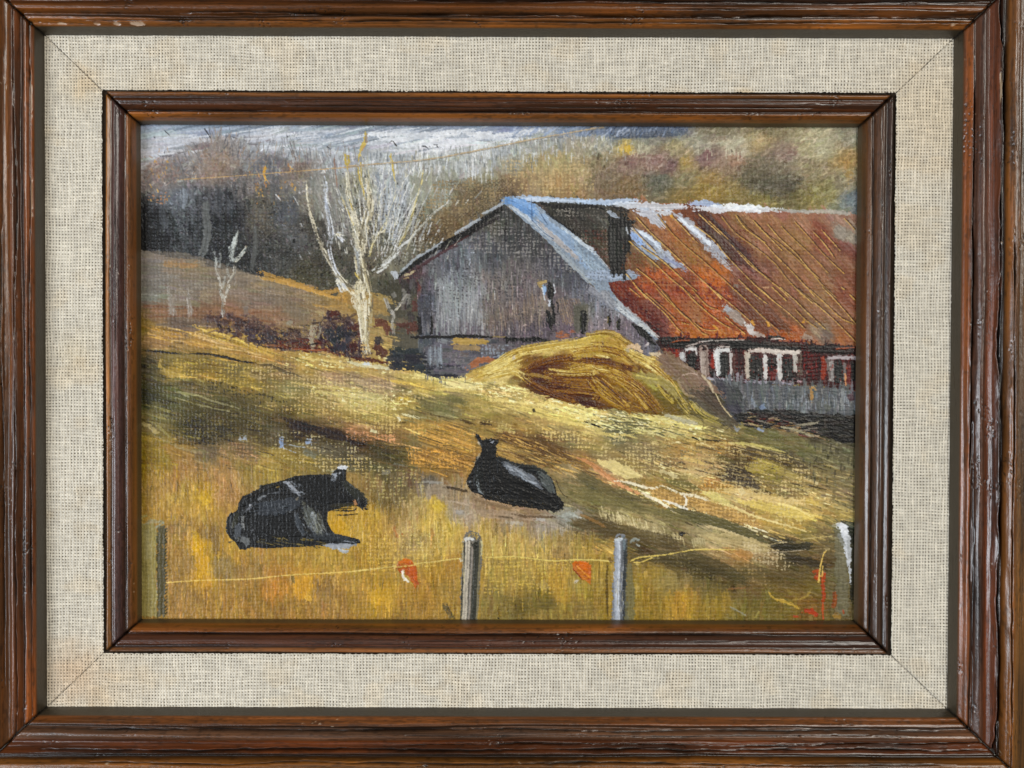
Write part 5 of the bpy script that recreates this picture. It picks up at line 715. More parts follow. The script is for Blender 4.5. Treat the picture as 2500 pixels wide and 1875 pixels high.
# ---------------------------------------------------------------- NEAR COW (left)
cow = mask('I 1050,880 1010,820 960,780 940,740 935,640 950,600 1030,530 1040,470 1080,410 1180,370 1280,310 1450,265 1540,230 1700,215 1870,225 1900,190 1940,145 2010,150 2010,260 2100,340 2190,430 2200,480 2170,515 2110,500 2080,480 1850,550 1840,600 1850,660 1900,750 2000,765 2130,800 2140,835 1900,840 1700,860 1300,880 1130,870', 1.2, 9)
COL[cow] = hexc('#1d1e20'); HT[cow] *= .5
for s, w, c in (('I 1000,780 1100,820 1500,800 1900,810 2120,820', (10, 26, 34, 22, 9), '#1a1b1c'), ('I 1150,650 1400,680 1650,660', (60, 70, 50), '#17191c'), ('I 1200,520 1450,500 1600,450', (30, 40, 30), '#3c4046'), ('I 1560,330 1750,300 1950,330', (24, 44, 40), '#151618'),
                ('I 1640,400 1850,420 2050,430', (20, 30, 16), '#1a1a1b'), ('I 1980,290 2080,370 2180,460', (12, 22, 22), '#383932'), ('I 2140,460 2180,500', 20, '#17171a'), ('I 1060,500 1200,400 1430,320', (10, 22, 14), '#17150f'), ('I 1220,330 1450,280 1550,250', 6, '#25261f'), ('I 1090,440 1250,360 1400,300', (4, 9, 4), '#333022'),
                ('I 1000,560 960,640 965,760', (12, 18, 12), '#16161a'), ('I 1030,560 1010,680 1040,800', (10, 14, 12), '#3c3c30'), ('I 1040,660 1030,780', 16, '#4c5056'), ('I 1060,790 1110,810 1130,860', (10, 18, 12), '#6a6c6c'), ('I 1560,560 1600,700 1650,760', (10, 14, 10), '#454a50'), ('I 1650,520 1720,650 1780,740', (22, 34, 16), '#5c5f58'),
                ('I 1750,540 1800,650 1860,740', (10, 16, 8), '#26231b'), ('I 1700,760 1900,780 2120,815', (24, 20, 7), '#3a3e42'), ('I 1850,500 1980,490 2090,480', 9, '#3a3626'), ('I 1700,230 1780,225 1870,240', 6, '#2a2a2a'), ('I 1550,245 1700,220', 5, '#1d1d1b')):
    stroke(s, w, c, .9, .22, .035, .7, .12)
for s, w, c in (('I 1085,720 1080,620 1075,560', (6, 8, 4), '#a7a7a4'), ('I 1080,560 1150,500 1190,490', (7, 6, 4), '#8f9096'), ('I 1130,480 1160,495', 4, '#b0b2b6'), ('I 1210,460 1260,420 1310,400', (5, 9, 5), '#9ea3aa'), ('I 1440,290 1500,300 1530,350 1600,400 1650,380', (7, 11, 9, 6, 3), '#9a9ea6'),
                ('I 1480,270 1540,280', 6, '#b2b6bc'), ('I 1580,290 1620,320', 6, '#7e838a'), ('I 1500,560 1510,530', 6, '#a6a9ac'), ('I 1590,420 1550,450', 5, '#8f836c'), ('I 1690,530 1720,600 1740,700 1800,750', (5, 14, 12, 5), '#9aa0a6'), ('I 1680,620 1700,700 1750,760', (6, 10, 4), '#6f747a'), ('I 1690,560 1720,560', 5, '#b9c0c8'),
                ('I 1600,460 1650,500', 10, '#6d6a56'), ('I 1910,190 1900,240 1930,280', (13, 12, 5), '#a3a9b2'), ('I 1930,150 1980,150 2020,155', (6, 9, 7), '#c6c8cc'), ('I 1990,170 1980,240', 7, '#4b4f56'), ('I 1965,190 1940,210', 5, '#c9ccd0'), ('I 2000,190 2005,270', 6, '#24262a'), ('I 1370,335 1420,320', 4, '#a8893e'),
                ('I 1000,600 980,720', 5, '#5a5a50'), ('I 2010,270 2100,350', 3, '#55564c'), ('I 1170,700 1175,730', 3, '#8e9096'), ('I 1290,395 1430,370', 4, '#6c7076'), ('I 1180,800 1400,860', 3, '#6d6340'), ('I 1450,830 1650,850', 3, '#6d6340'), ('I 1850,520 2050,520 2090,510', 4, '#15130f')):
    stroke(s, w, c, .62, .46, .08, .8, .25, rag=.4, brs=1.5)
for k in range(60): x = R.uniform(615, 800); y = np.interp(x, [615, 800], [1318, 1330]) + R.uniform(-12, 6); stroke([(x, y), (x + R.uniform(10, 34), y + R.uniform(2, 9))], 1.7, R.choice(['#7d6c34', '#2a281e', '#948044', '#15140f']), .7, .3, .03, .5)
for k in range(40): x = R.uniform(1000 * K_ + 490, 785); stroke([(x, R.uniform(1245, 1300)), (x + R.uniform(6, 14), R.uniform(1290, 1310))], 1.6, R.choice(['#6b6a52', '#23211a', '#8c8f8c']), .5, .35)
stroke('I 1060,880 1100,878 1150,865', (6, 8, 3), '#0f0f10', .95, .1); stroke('I 950,830 1000,810', 3, '#4a402c', .8, .3); stroke('I 1930,580 2000,580 2110,570', (2, 3, 2), '#2a2618', .95, .1, .02, .5, .05); stroke('I 1900,540 2060,540 2110,520', (2, 4, 2), '#1a1812', .9, .2)
stroke('I 1820,850 1930,860 2060,840 2110,850', (6, 16, 18, 6), '#8f949e', .95, .25, .06, .8, .1); stroke('I 1930,880 1990,910 2040,900', (4, 9, 4), '#aab0ba', .9, .25); stroke('I 1890,830 2000,825 2100,840', 4, '#2a2c2e', .9, .3)
stroke('I 2085,450 2100,490', 7, '#b07c50', .9, .25); stroke('I 1850,560 1845,640', 3, '#b9953c', .7, .3)
def hide(m, n, ang, cols, al=.45):
    gj, gi = np.where(m)
    for k in R.randint(0, len(gj), n):
        x = gx[gi[k]]; y = gy[gj[k]]; an = np.radians(ang + R.randn() * 14); l = R.uniform(6, 20)
        xe, ye = x + np.cos(an) * l, y + np.sin(an) * l; ii = int((xe - PX0) / STEP); jj = int((ye - PY0) / STEP)
        if 0 <= jj < GH and 0 <= ii < GW and m[jj, ii]: stroke([(x, y), (xe, ye)], R.uniform(1.3, 3), R.choice(cols), al, .42, .05, .8, .3, brs=1.2)
stroke('I 1930,150 1980,148 2022,156', (6, 10, 7), '#ccced2', .95, .2, .05, .9, .06); stroke('I 1905,200 1915,250', (9, 6), '#9ba1aa', .85, .35); stroke('I 1440,285 1500,300 1540,350 1610,395', (5, 10, 8, 4), '#9a9ea6', .75, .4, .08, .8, .15, brs=1.4)
hide(cow, 170, 10, ['#0c0c0e', '#34373a', '#0c0c0e', '#4a4d50', '#2b2a24'])
hide(mask('I 1150,520 1300,420 1500,400 1560,560 1300,560', 4, 10), 50, -15, ['#4c5258', '#5a6066', '#33373c'], .5)
hide(mask('I 1560,540 1760,520 1860,780 1640,760', 3, 10), 60, 62, ['#8b9096', '#5c6064', '#2a2b2a', '#9aa0a6', '#6f6a56'], .45)
hide(mask('I 1480,270 1640,320 1660,420 1540,380 1440,310', 3, 10), 26, 35, ['#8b9098', '#5c6066', '#9aa0a8'], .4)
# ---------------------------------------------------------------- FAR COW
cow2 = mask('F 1195,1520 1205,1450 1165,1380 1145,1320 1180,1330 1200,1385 1290,1370 1355,1375 1350,1405 1330,1430 1330,1530 1450,1570 1700,1650 J 1750,190 1830,240 1870,330 1880,400 1935,480 1930,520 1880,545 1700,520 1400,470 1250,430 1170,390 1110,370 1080,310 1075,260 1100,200 1130,150 1150,60', 1.2, 9)
COL[cow2] = hexc('#1f2022'); HT[cow2] *= .5
for s, w, c in (('J 1180,60 1250,200 1350,380', (20, 40, 30), '#1b1c1e'), ('J 1200,150 1170,250 1200,380', (18, 22, 14), '#2c2e2c'), ('J 1330,60 1500,150 1700,180 1800,230', (14, 22, 22, 10), '#2c3032'), ('J 1300,250 1500,330 1700,400 1880,500', (60, 50, 40, 18), '#17181b'), ('J 1380,90 1500,180 1650,260 1740,330', (6, 22, 20, 10), '#6c7178'),
                ('J 1720,210 1790,270 1840,380', (14, 28, 14), '#565b58'), ('J 1400,130 1500,170 1600,230', (4, 9, 6), '#8b929b'), ('J 1540,220 1620,270 1700,300', (3, 7, 4), '#9aa1aa'), ('J 1440,170 1550,190', 4, '#a8adb4'), ('J 1110,200 1090,260 1110,340', (10, 14, 12), '#121214'), ('J 1800,390 1880,440 1925,510', (8, 18, 12), '#0d0d0e'),
                ('J 1200,410 1500,470 1750,500 1880,530', (6, 14, 18, 14), '#131314'), ('F 1240,1410 1260,1480 1240,1560', (26, 30, 36), '#1c1c1c'), ('F 1200,1390 1280,1380 1350,1390', (6, 8, 8), '#161617'), ('F 1310,1430 1320,1500', 10, '#262622')):
    stroke(s, w, c, .9, .22, .035, .7, .12)
for s, w, c in (('J 1150,230 1165,300 1185,360 1240,400', (3, 6, 6, 3), '#9fa9ae'), ('J 1090,260 1100,290', 5, '#a8aeb2'), ('J 1190,10 1170,60 1130,120', (5, 4, 2), '#a89c82'), ('F 1160,1370 1180,1410 1200,1440', (3, 4, 2), '#b3afa4'), ('F 1295,1385 1310,1400', 9, '#c3cad4'), ('F 1150,1330 1170,1360', 8, '#101011'), ('J 1160,210 1150,240', 4, '#6b6f70'), ('J 1600,260 1700,350', 3, '#3d4144')):
    stroke(s, w, c, .68, .44, .08, .8, .25, rag=.4, brs=1.5)
for k in range(70): x = R.uniform(1150, 1350); y = np.interp(x, [1150, 1350], [1195, 1240]) + R.uniform(-20, 12); stroke([(x, y), (x + R.uniform(4, 14), y + R.uniform(3, 9))], 1.6, R.choice(['#6b5c3a', '#2a2a2a', '#55504a', '#0d0d0e']), .6, .3)
stroke('J 1875,270 1900,340 1940,400 1980,420', 1.6, '#3a3626', .8, .1)
hide(cow2, 150, 25, ['#0c0c0e', '#34373a', '#0c0c0e', '#45484c', '#2a2c2e'])
hide(mask('J 1380,90 1560,160 1740,240 1830,330 1700,300 1500,220', 3, 10), 60, 26, ['#7f848c', '#5f656c', '#989ea5', '#474c52'], .4)
# ---------------------------------------------------------------- fence: posts, wire, ribbons
stroke('I 395,1188 700,1168 1000,1160 1200,1150 1500,1120 1900,1098 2212,1075', 2.8, '#cfb05e', .97, .08, .03, .6, .02, rag=.12); stroke('J 100,1080 300,1055 600,1020 1010,968', 2.8, '#cdb568', .97, .08, .03, .6, .02, rag=.12)
stroke('J 0,1093 200,1072', 2.8, '#cdb568', .97, .08, .03, .6, .02, rag=.12)
stroke('J 1240,962 1500,955 1700,978 1860,992 2000,985 2212,985', 2.8, '#cbb662', .95, .1, .03, .6, .02, rag=.12); stroke('K 0,982 150,982 290,992 350,1005', 3, '#cdb866', .95, .1, .03, .6, .02)
def post(s, w, base, lights, darks):
    stroke(s, w, base, 1, .08, .05, .6, .01, rag=.1)
    p = smooth(P(s), 6)
    for o, ww, c in lights + darks: stroke(p[::2] + np.array([o, 0]), ww, c, .85, .3, .06, .6, .04)
post('J 1120,800 1115,1000 1100,1250 1095,1420 1085,1540', (44, 48, 46, 44, 42), '#6c675e', [(-13, 8, '#a39a8c'), (-8, 4, '#c0b6a4'), (-16, 4, '#b8ae98')], [(6, 9, '#4c4c44'), (12, 12, '#3b3c34'), (0, 4, '#8b8074'), (-20, 4, '#3e3c34'), (18, 4, '#7d7456')])
stroke('J 1045,810 1080,790 1130,805', (8, 9, 4), '#c6c6c2', .9, .2, .05, .9); stroke('J 1195,800 1205,850 1195,960', 3.4, '#c3bc8c', .8, .3); stroke('J 1130,830 1160,880', 14, '#33342e', .8, .3); stroke('J 1205,1060 1195,1300 1170,1530', 6, '#a48438', .7, .3); stroke('J 1010,970 1020,1000', 5, '#c9c6b4', .85, .3)
stroke('J 1030,830 1035,1000 1045,1200', 3, '#b9ae84', .7, .38)
post('K 425,800 425,1000 415,1250 420,1540', (32, 30, 34, 40), '#777a80', [(-8, 9, '#a9b0bb'), (-3, 4, '#c2c8d2'), (-12, 4, '#9499a2')], [(10, 7, '#33373a'), (14, 5, '#4a4c48'), (4, 4, '#5c5f63')])
stroke('K 500,1010 510,1250 500,1540', (10, 22, 26), '#6f6a4a', .8, .32, .05, .3, .03); stroke('K 370,810 400,795 440,800', 7, '#b9c0c6', .92, .2, .05, .9); stroke('K 450,775 455,850 455,900', (3, 7, 4), '#6e7a80', .9, .2); stroke('K 505,830 540,800 600,810', (5, 9, 3), '#8d9694', .8, .34, .05, .7); stroke('K 560,840 600,860', 4, '#a3aaa6', .8, .3); stroke('K 320,960 350,1010', 7, '#6b5226', .8, .3)
stroke('K 310,1020 300,1150 305,1400 315,1520', (4, 6, 6, 4), '#5d4a1e', .85, .25)
for k in range(30): x = 1400 + R.uniform(355, 450) * K_; y = R.uniform(1360, 1500); stroke([(x, y), (x, y + R.uniform(10, 30))], 1.7, R.choice(['#c3c8d0', '#8b8c8e', '#b0a890']), .6, .3)
stroke('K 510,995 600,960 800,940 1000,905 1100,890 1300,890 1450,892', (3, 3, 3, 3.4, 3.6, 3, 2.6), '#cdb55e', .96, .12, .03, .7, .03, rag=.15); stroke('K 545,1010 620,1000 710,962', 3, '#c9b05c', .95, .15, .03, .7); stroke('K 555,1020 590,1030', 5, '#b9a25c', .8, .35)
stroke('L 1190,855 1290,830 1390,822', 2.6, '#b9a87c', .9, .28, .03, .6); stroke('L 1480,803 1600,785 1790,770', 2.4, '#b9a56c', .9, .28, .03, .6); stroke('L 1150,920 1350,910 1540,895', 2.6, '#b9a88c', .8, .35, .03, .6); stroke('L 1600,890 1760,880', 2.2, '#a8946c', .7, .38, .03, .6)
# ribbons
rb1 = mask('J 430,1045 450,1000 540,980 580,990 590,1020 615,1040 625,1110 610,1150 640,1190 630,1210 600,1200 540,1130 470,1100', 1.5, 8); COL[rb1] = hexc('#b5581c')
for s, w, c in (('J 450,1010 540,990 575,1000', (6, 13, 6), '#c4681c'), ('J 560,1060 600,1120 610,1180', (14, 12, 6), '#c05a24'), ('J 440,1060 490,1040', 8, '#8d5a28'), ('J 470,1030 530,1040', 9, '#a8682c'), ('J 500,1080 520,1140 600,1220', (4, 4, 3), '#a88a34'), ('J 560,1150 600,1200 605,1240', (6, 8, 4), '#bd6228')): stroke(s, w, c, .92, .2, .05, .9)
stroke('J 490,1080 500,1140 550,1185', (6, 9, 3), '#d3cdbd', .96, .1, .04, 1.); stroke('J 430,1048 620,1028', 2.4, '#c9ab5c', .9, .12)
rb2 = mask('J 2015,1010 2040,995 2150,1005 2185,1040 2190,1100 2180,1200 2110,1150 2030,1080', 1.5, 8); COL[rb2] = hexc('#bd6218')
for s, w, c in (('J 2080,1015 2160,1040', (12, 18), '#d06a12'), ('J 2030,1040 2100,1120 2175,1190', (10, 12, 5), '#b56a22'), ('J 2020,1060 2100,1150', 3, '#8a3c14'), ('J 2050,1030 2180,1150', 3, '#d08a34'), ('J 2170,1080 2180,1110', 6, '#c26a3a')): stroke(s, w, c, .92, .2, .05, .9)
stroke('J 2060,1165 2045,1185', 6, '#c3b8a8', .9, .2)
# right edge: pale post, red drips and marks
stroke('L 1830,690 1850,900 1860,1200 1870,1500', (24, 28, 30, 32), '#77735c', .7, .32, .04, .3, .03); stroke('L 1950,700 1960,1000 1950,1400', 12, '#2c2c22', .75, .3)
stroke('L 1800,680 1860,670 1890,720 1910,850 1925,1000 1940,1200', (4, 20, 20, 12, 6, 2), '#bcc0c6', .95, .2, .06, .8, .06); stroke('L 1840,680 1880,700 1900,780', (18, 20, 12), '#d3d6da', .9, .2, .04, .9); stroke('L 1770,670 1820,680', 8, '#a59f84', .7, .4); stroke('L 1920,760 1935,1000', 8, '#8b8d8c', .6, .4); stroke('L 1830,740 1880,860', 8, '#8b8d88', .7, .35)
for s, w, c, dr in (('L 1600,1090 1660,1085', 8, '#a8461f', .34), ('L 1620,1120 1660,1150', 16, '#a8421c', .34), ('L 1700,1090 1690,1180 1700,1300 1690,1380', (12, 9, 8, 7), '#b0421e', .3), ('L 1690,1380 1690,1450 1695,1520', (6, 4, 4), '#b54a24', .25), ('L 1795,1260 1800,1340 1785,1420', (9, 10, 12), '#8f4a22', .32), ('L 1520,1440 1600,1450 1650,1490', (10, 14, 8), '#b5401f', .25),
                    ('L 1420,1485 1475,1495', 6, '#a8401f', .3), ('L 1870,1430 1880,1470', 4, '#a04a2c', .35), ('L 1780,1470 1860,1500', 12, '#8b6a2c', .42), ('L 1640,1130 1650,1160', 6, '#c4562a', .3)): stroke(s, w, c, .9, dr, .07, .5, .1)
for s, w in (('L 1720,900 1690,950 1670,1040 1655,1150 1655,1190', (3, 2.4, 3, 4, 6)), ('L 1690,1030 1685,1130', 3)): stroke(s, w, '#cfae5a', .95, .18, .04, .8, .03)
stroke('L 1710,895 1750,890', 3, '#b9a674', .8, .3); stroke('K 955,745 975,748 985,740', (7, 10, 6), '#14100a', 1, .05, .02, .8, .02); stroke('J 1350,1505 1356,1510', 3, '#20180c', .9, .1)
# soft paint mottling everywhere, then relief = thread weave softened under thick paint + impasto
mot = fbm(X / 5, Y / 5, 77, 3)[..., None] - .5
val = (1 - sstep(.15, .7, HT)) * (1 - WV)
COL = COL * (1 - .16 * val * (.3 + fbm(X / 50, Y / 50, 95, 2)))[..., None]
lum = COL @ np.array([.3, .59, .11], np.float32)
lt_ = .41 + (lum - .40) * 1.18
COL = COL * (np.clip(lt_, .02, 1) / np.clip(lum, .02, 1))[..., None]
COL = lt_[..., None] + (COL - lt_[..., None]) * .99
COL = np.clip(COL * (1 + .26 * mot) + .01 * (fbm(X / 3, Y / 3, 91, 2)[..., None] - .5), 0.012, 1)
# ---------------------------------------------------------------- geometry helpers
def to_srgb(c): return np.where(c <= .0031308, c * 12.92, 1.055 * np.maximum(c, 1e-6) ** (1 / 2.4) - .055)
def project(x, y, z):
    P = np.stack([x - CAM[0], y - CAM[1], z - CAM[2]], -1) @ RM.T
    return 1250 + FL * P[..., 0] / -P[..., 2], 937.5 + FL * P[..., 1] / -P[..., 2]
def unproject(px, py, z0):
    d = np.stack([(px - 1250) / FL, (py - 937.5) / FL, -np.ones_like(px)], -1) @ RM
    t = (z0 - CAM[2]) / d[..., 2]
    return CAM[0] + d[..., 0] * t, CAM[1] + d[..., 1] * t
def gridmesh(name, x, y, z, col, mat, parent, keep=None, alt=None):
    """one mesh from a regular grid of points (frame coordinates) with a colour per vertex; keep = faces kept"""
    h, w_ = x.shape
    co = np.stack([x * UN, -z * UN, -y * UN], -1).reshape(-1, 3).astype(np.float32)
    id_ = np.arange(h * w_).reshape(h, w_)
    q = np.stack([id_[:-1, :-1], id_[1:, :-1], id_[1:, 1:], id_[:-1, 1:]], -1)
    q = q[keep] if keep is not None else q.reshape(-1, 4)
    used = np.zeros(h * w_, bool); used[q.ravel()] = True; remap = np.cumsum(used) - 1
    co = co[used]; q = remap[q].astype(np.int32); n = len(q)
    me = bpy.data.meshes.new(name); me.vertices.add(len(co)); me.vertices.foreach_set('co', co.ravel())
    me.loops.add(n * 4); me.loops.foreach_set('vertex_index', q.ravel())
    me.polygons.add(n); me.polygons.foreach_set('loop_start', np.arange(0, n * 4, 4, dtype=np.int32))
    try: me.polygons.foreach_set('loop_total', np.full(n, 4, np.int32))
    except Exception: pass
    me.polygons.foreach_set('use_smooth', np.ones(n, bool))
    a = me.color_attributes.new('paint', 'FLOAT_COLOR', 'POINT')
    c4 = np.ones((len(co), 4), np.float32); c4[:, :3] = to_lin(col.reshape(-1, 3)[used]); a.data.foreach_set('color', c4.ravel())
    if alt is not None:
        b = me.attributes.new('sheen', 'FLOAT', 'POINT'); b.data.foreach_set('value', alt.reshape(-1)[used].astype(np.float32))
    me.update(calc_edges=True); me.validate()
    o = bpy.data.objects.new(name, me); C.objects.link(o); o.parent = parent; me.materials.append(mat)
    return o
def material(name, rough, spec=.5, coat=0, bumps=(), sheen=False, rvar=0., coat_rough=.2):
    mt = bpy.data.materials.new(name); mt.use_nodes = True; nt = mt.node_tree; N = nt.nodes; Lk = nt.links
    b = N['Principled BSDF']; b.inputs['Specular IOR Level'].default_value = spec; b.inputs['Roughness'].default_value = rough
    b.inputs['Coat Weight'].default_value = coat; b.inputs['Coat Roughness'].default_value = coat_rough
    at = N.new('ShaderNodeAttribute'); at.attribute_name = 'paint'
    tc = N.new('ShaderNodeTexCoord'); prev = None; col = at.outputs['Color']
    for (sc, st, amt) in bumps:            # (scale vector, bump distance in m, albedo variation)
        mp = N.new('ShaderNodeMapping'); mp.inputs['Scale'].default_value = sc; Lk.new(tc.outputs['Object'], mp.inputs[0])
        no = N.new('ShaderNodeTexNoise'); no.inputs['Scale'].default_value = 1; no.inputs['Detail'].default_value = 4; no.inputs['Roughness'].default_value = .6; Lk.new(mp.outputs[0], no.inputs['Vector'])
        bp = N.new('ShaderNodeBump'); bp.inputs['Strength'].default_value = 1; bp.inputs['Distance'].default_value = st; Lk.new(no.outputs['Fac'], bp.inputs['Height'])
        if prev: Lk.new(prev, bp.inputs['Normal'])
        prev = bp.outputs[0]
        if amt:
            mr = N.new('ShaderNodeMapRange'); mr.inputs[3].default_value = 1 - amt; mr.inputs[4].default_value = 1 + amt; Lk.new(no.outputs['Fac'], mr.inputs[0])
            vm = N.new('ShaderNodeVectorMath'); vm.operation = 'SCALE'; Lk.new(col, vm.inputs[0]); Lk.new(mr.outputs[0], vm.inputs['Scale']); col = vm.outputs[0]
        if rvar:
            mr = N.new('ShaderNodeMapRange'); mr.inputs[1].default_value = .3; mr.inputs[2].default_value = .7; mr.inputs[3].default_value = rough - rvar; mr.inputs[4].default_value = rough + rvar
            Lk.new(no.outputs['Fac'], mr.inputs[0]); Lk.new(mr.outputs[0], b.inputs['Roughness'])
    if sheen:
        s = N.new('ShaderNodeAttribute'); s.attribute_name = 'sheen'; Lk.new(s.outputs['Fac'], b.inputs['Roughness'])
    Lk.new(col, b.inputs['Base Color'])
    if prev: Lk.new(prev, b.inputs['Normal'])
    return mt
M_h = material('stained_wood_h', .33, .5, .30, (((1400, 1400, 2600), .00006, .16), ((90, 90, 5000), .00003, .22)), rvar=.10)
M_v = material('stained_wood_v', .33, .5, .30, (((2600, 1400, 1400), .00006, .16), ((5000, 90, 90), .00003, .22)), rvar=.10)
M_lin = material('linen', .9, .15, 0, (((5200, 3000, 5200), .00004, .10),))
M_oil = material('oil_paint', .42, .35, 0, (((2600, 1500, 2600), .00002, 0),), sheen=True)
M_board = material('board', .9, .2)
# ---------------------------------------------------------------- the framed picture
pic = bpy.data.objects.new('framed_painting', None); C.objects.link(pic)
pic['label'] = 'framed oil painting of a barn and two black cows, dark wood with linen liner'
pic['category'] = 'painting'
# painted canvas: thread weave and impasto are real relief
Z_C = 90.0
xm, ym = unproject(X, Y, Z_C)
thick = sstep(.15, .8, HT)
relief = WV * (.7 + 1.5 * fbm(X / 110, Y / 80, 83, 2)) * (1 - .6 * thick) + np.clip(HT, -.2, 1.6) * 1.7 + .5 * (fbm(X / 4, Y / 4, 88, 2) - .5)
cv = gridmesh('painted_canvas', xm, ym, Z_C + relief, to_srgb(np.clip(to_lin(COL) - .011, .004, 1)), M_oil, pic, alt=np.clip(.52 - .10 * thick + .12 * (fbm(X / 40, Y / 40, 61, 3) - .5), .3, .7))
cv['label'] = 'oil painting of a grey barn with a rusty roof, bare trees, haystack and two lying black cows behind a wire fence'
# profiles: across the rail d (0 = sight edge) -> height z
def prof(tab, d):
    a = np.array(tab, float); return np.interp(d, a[:, 0], a[:, 1])
def smoothprof(tab, d, r=2.0):
    return (prof(tab, d - r) + prof(tab, d) * 2 + prof(tab, d + r)) / 4
def stripes(tab, d):
    a = np.array([t[0] for t in tab], float); cs = np.array([hexc(t[1]) for t in tab])
    return np.stack([np.interp(d, a, cs[:, k]) for k in range(3)], -1)
def rail(side, w, h, wide, ztab, ctab, name, seed, ds=1.3, ls=3.2, grain=1.0, cracks=(), chips=(), lab=None, tone=1.0, lipd=14, mix=1.0, k=.72):
    """one mitred rail of a frame whose sight opening is w x h; side in top,bottom,left,right"""
    L = w if side in ('top', 'bottom') else h
    wide = wide * k
    nd = int(wide / ds) + 1; nl = int((L + 2 * wide) / ls) + 1
    d = np.linspace(0, wide, nd)[:, None] + np.zeros((1, nl)); D0 = d; u = np.linspace(0, 1, nl)[None] + np.zeros((nd, 1))
    s = (L / 2 + d) * (2 * u - 1); d = d / k      # d now in profile units
    wav = (15.0 * (fbm(s / 420 + seed * 3.3, d / 70, seed, 3) - .5) + 2.5 * (vnoise(s / 45, d / 14, seed + 17) - .5)) * grain
    dw = d + wav * sstep(lipd, lipd + 30, d)
    z = smoothprof(ztab, dw)
    g1 = vnoise(s / 170, (d + wav) / 2.1, seed + 1); g2 = vnoise(s / 70, (d + wav) / 1.1 * .5, seed + 2); g3 = fbm(s / 420, (d + wav) / 9, seed + 3, 3)
    body = sstep(lipd - 1, lipd + 4, d)
    z = z + body * grain * (.7 * (g1 - .5) + .25 * (g2 - .5) + 1.8 * (g3 - .5))
    col = stripes(ctab, dw) * tone; col = (col * .97 + col.mean(-1, keepdims=True) * .03) * np.array([1.03, 1.0, .95])
    streak = (g3 - .5) * .9 + (g1 - .5) * .55 + (g2 - .5) * .25
    blot = fbm(s / 260, d / 30, seed + 7, 3) - .5
    f = (1 + mix * body * (streak * .55 + blot * .8))[..., None]
    col = col * np.clip(f, .3, 1.7) * (1 + body[..., None] * (g3 - .5)[..., None] * np.array([.06, .02, -.08]))
    por = sstep(.60, .78, vnoise(s / 11, D0 / 1.5, seed + 41) * (.7 + .5 * vnoise(s / 80, D0 / 20, seed + 42))) * body
    col = col * (1 - .22 * por[..., None]); z = z - .2 * por + .15 * body * (vnoise(s / 5, D0 / 3, seed + 43) - .5)
    pits = vnoise(s / 2.6, d / 2.2, seed + 11) * vnoise(s / 60, d / 30, seed + 12)
    pm = sstep(.70, .80, pits) * body
    z = z - pm * 2.5; col = col * (1 - .65 * pm[..., None])
    for (d0, amp, wd, dep, s0, s1, sd, c) in cracks:
        dc = d0 + amp * 2 * (fbm(s / 260, s * 0 + sd, sd, 3) - .5) + amp * .25 * (vnoise(s / 22, s * 0, sd + 5) - .5)
        on = sstep(s0 - 60, s0 + 40, s) * (1 - sstep(s1 - 40, s1 + 60, s)); wl = wd * (.35 + 1.0 * vnoise(s / 60, s * 0 + 3, sd + 1)) * on + 1e-3
        kn = np.exp(-((d - dc) / wl) ** 2) * on
        z = z - kn * dep
        z = z + np.exp(-((d - dc + wl * 1.7) / (wl * .9)) ** 2) * on * dep * .28
        col = col * (1 - .8 * kn[..., None])
    for (sc, dc, ws, wd, c) in chips:
        kn = sstep(.0, .5, 1 - ((s - sc) / ws) ** 2 - ((d - dc) / wd) ** 2 + 1.2 * (fbm(s / 6, d / 3, seed + int(sc), 2) - .5))
        col = col * (1 - kn[..., None]) + hexc(c) * kn[..., None]; z = z - 1.5 * kn
    # worn edge specks of pale wood
    e = np.exp(-((d - lipd - 1.5) / 1.7) ** 2) * sstep(.66, .8, vnoise(s / 18, d * 0, seed + 21)) * sstep(.5, .7, vnoise(s / 160, d * 0, seed + 22)) * (lipd > 15)
    col = col + e[..., None] * (hexc('#b98f6c') - col) * .8
    sp = sstep(.93, .97, vnoise(s / 3.2, d / 3.2, seed + 31) * (.55 + .5 * vnoise(s / 90, d / 40, seed + 32))) * body
    col = col + sp[..., None] * (hexc('#c9b39a') - col) * .7; z = z + sp * 2
    end = (L / 2 + D0) * (1 - np.abs(2 * u - 1))
    z = z - np.exp(-(end / 3.0) ** 2) * 9 * sstep(lipd - 8, lipd + 10, d); col = col * (1 - .6 * np.exp(-(end / 4.0) ** 2))[..., None]
    a = {'top': (s, -h / 2 - D0), 'bottom': (-s, h / 2 + D0), 'right': (w / 2 + D0, s), 'left': (-w / 2 - D0, -s)}[side]
    o = gridmesh(name, a[0], a[1], z, np.clip(col, 0.01, 1), M_h if side in ('top', 'bottom') else M_v, pic)
    return o
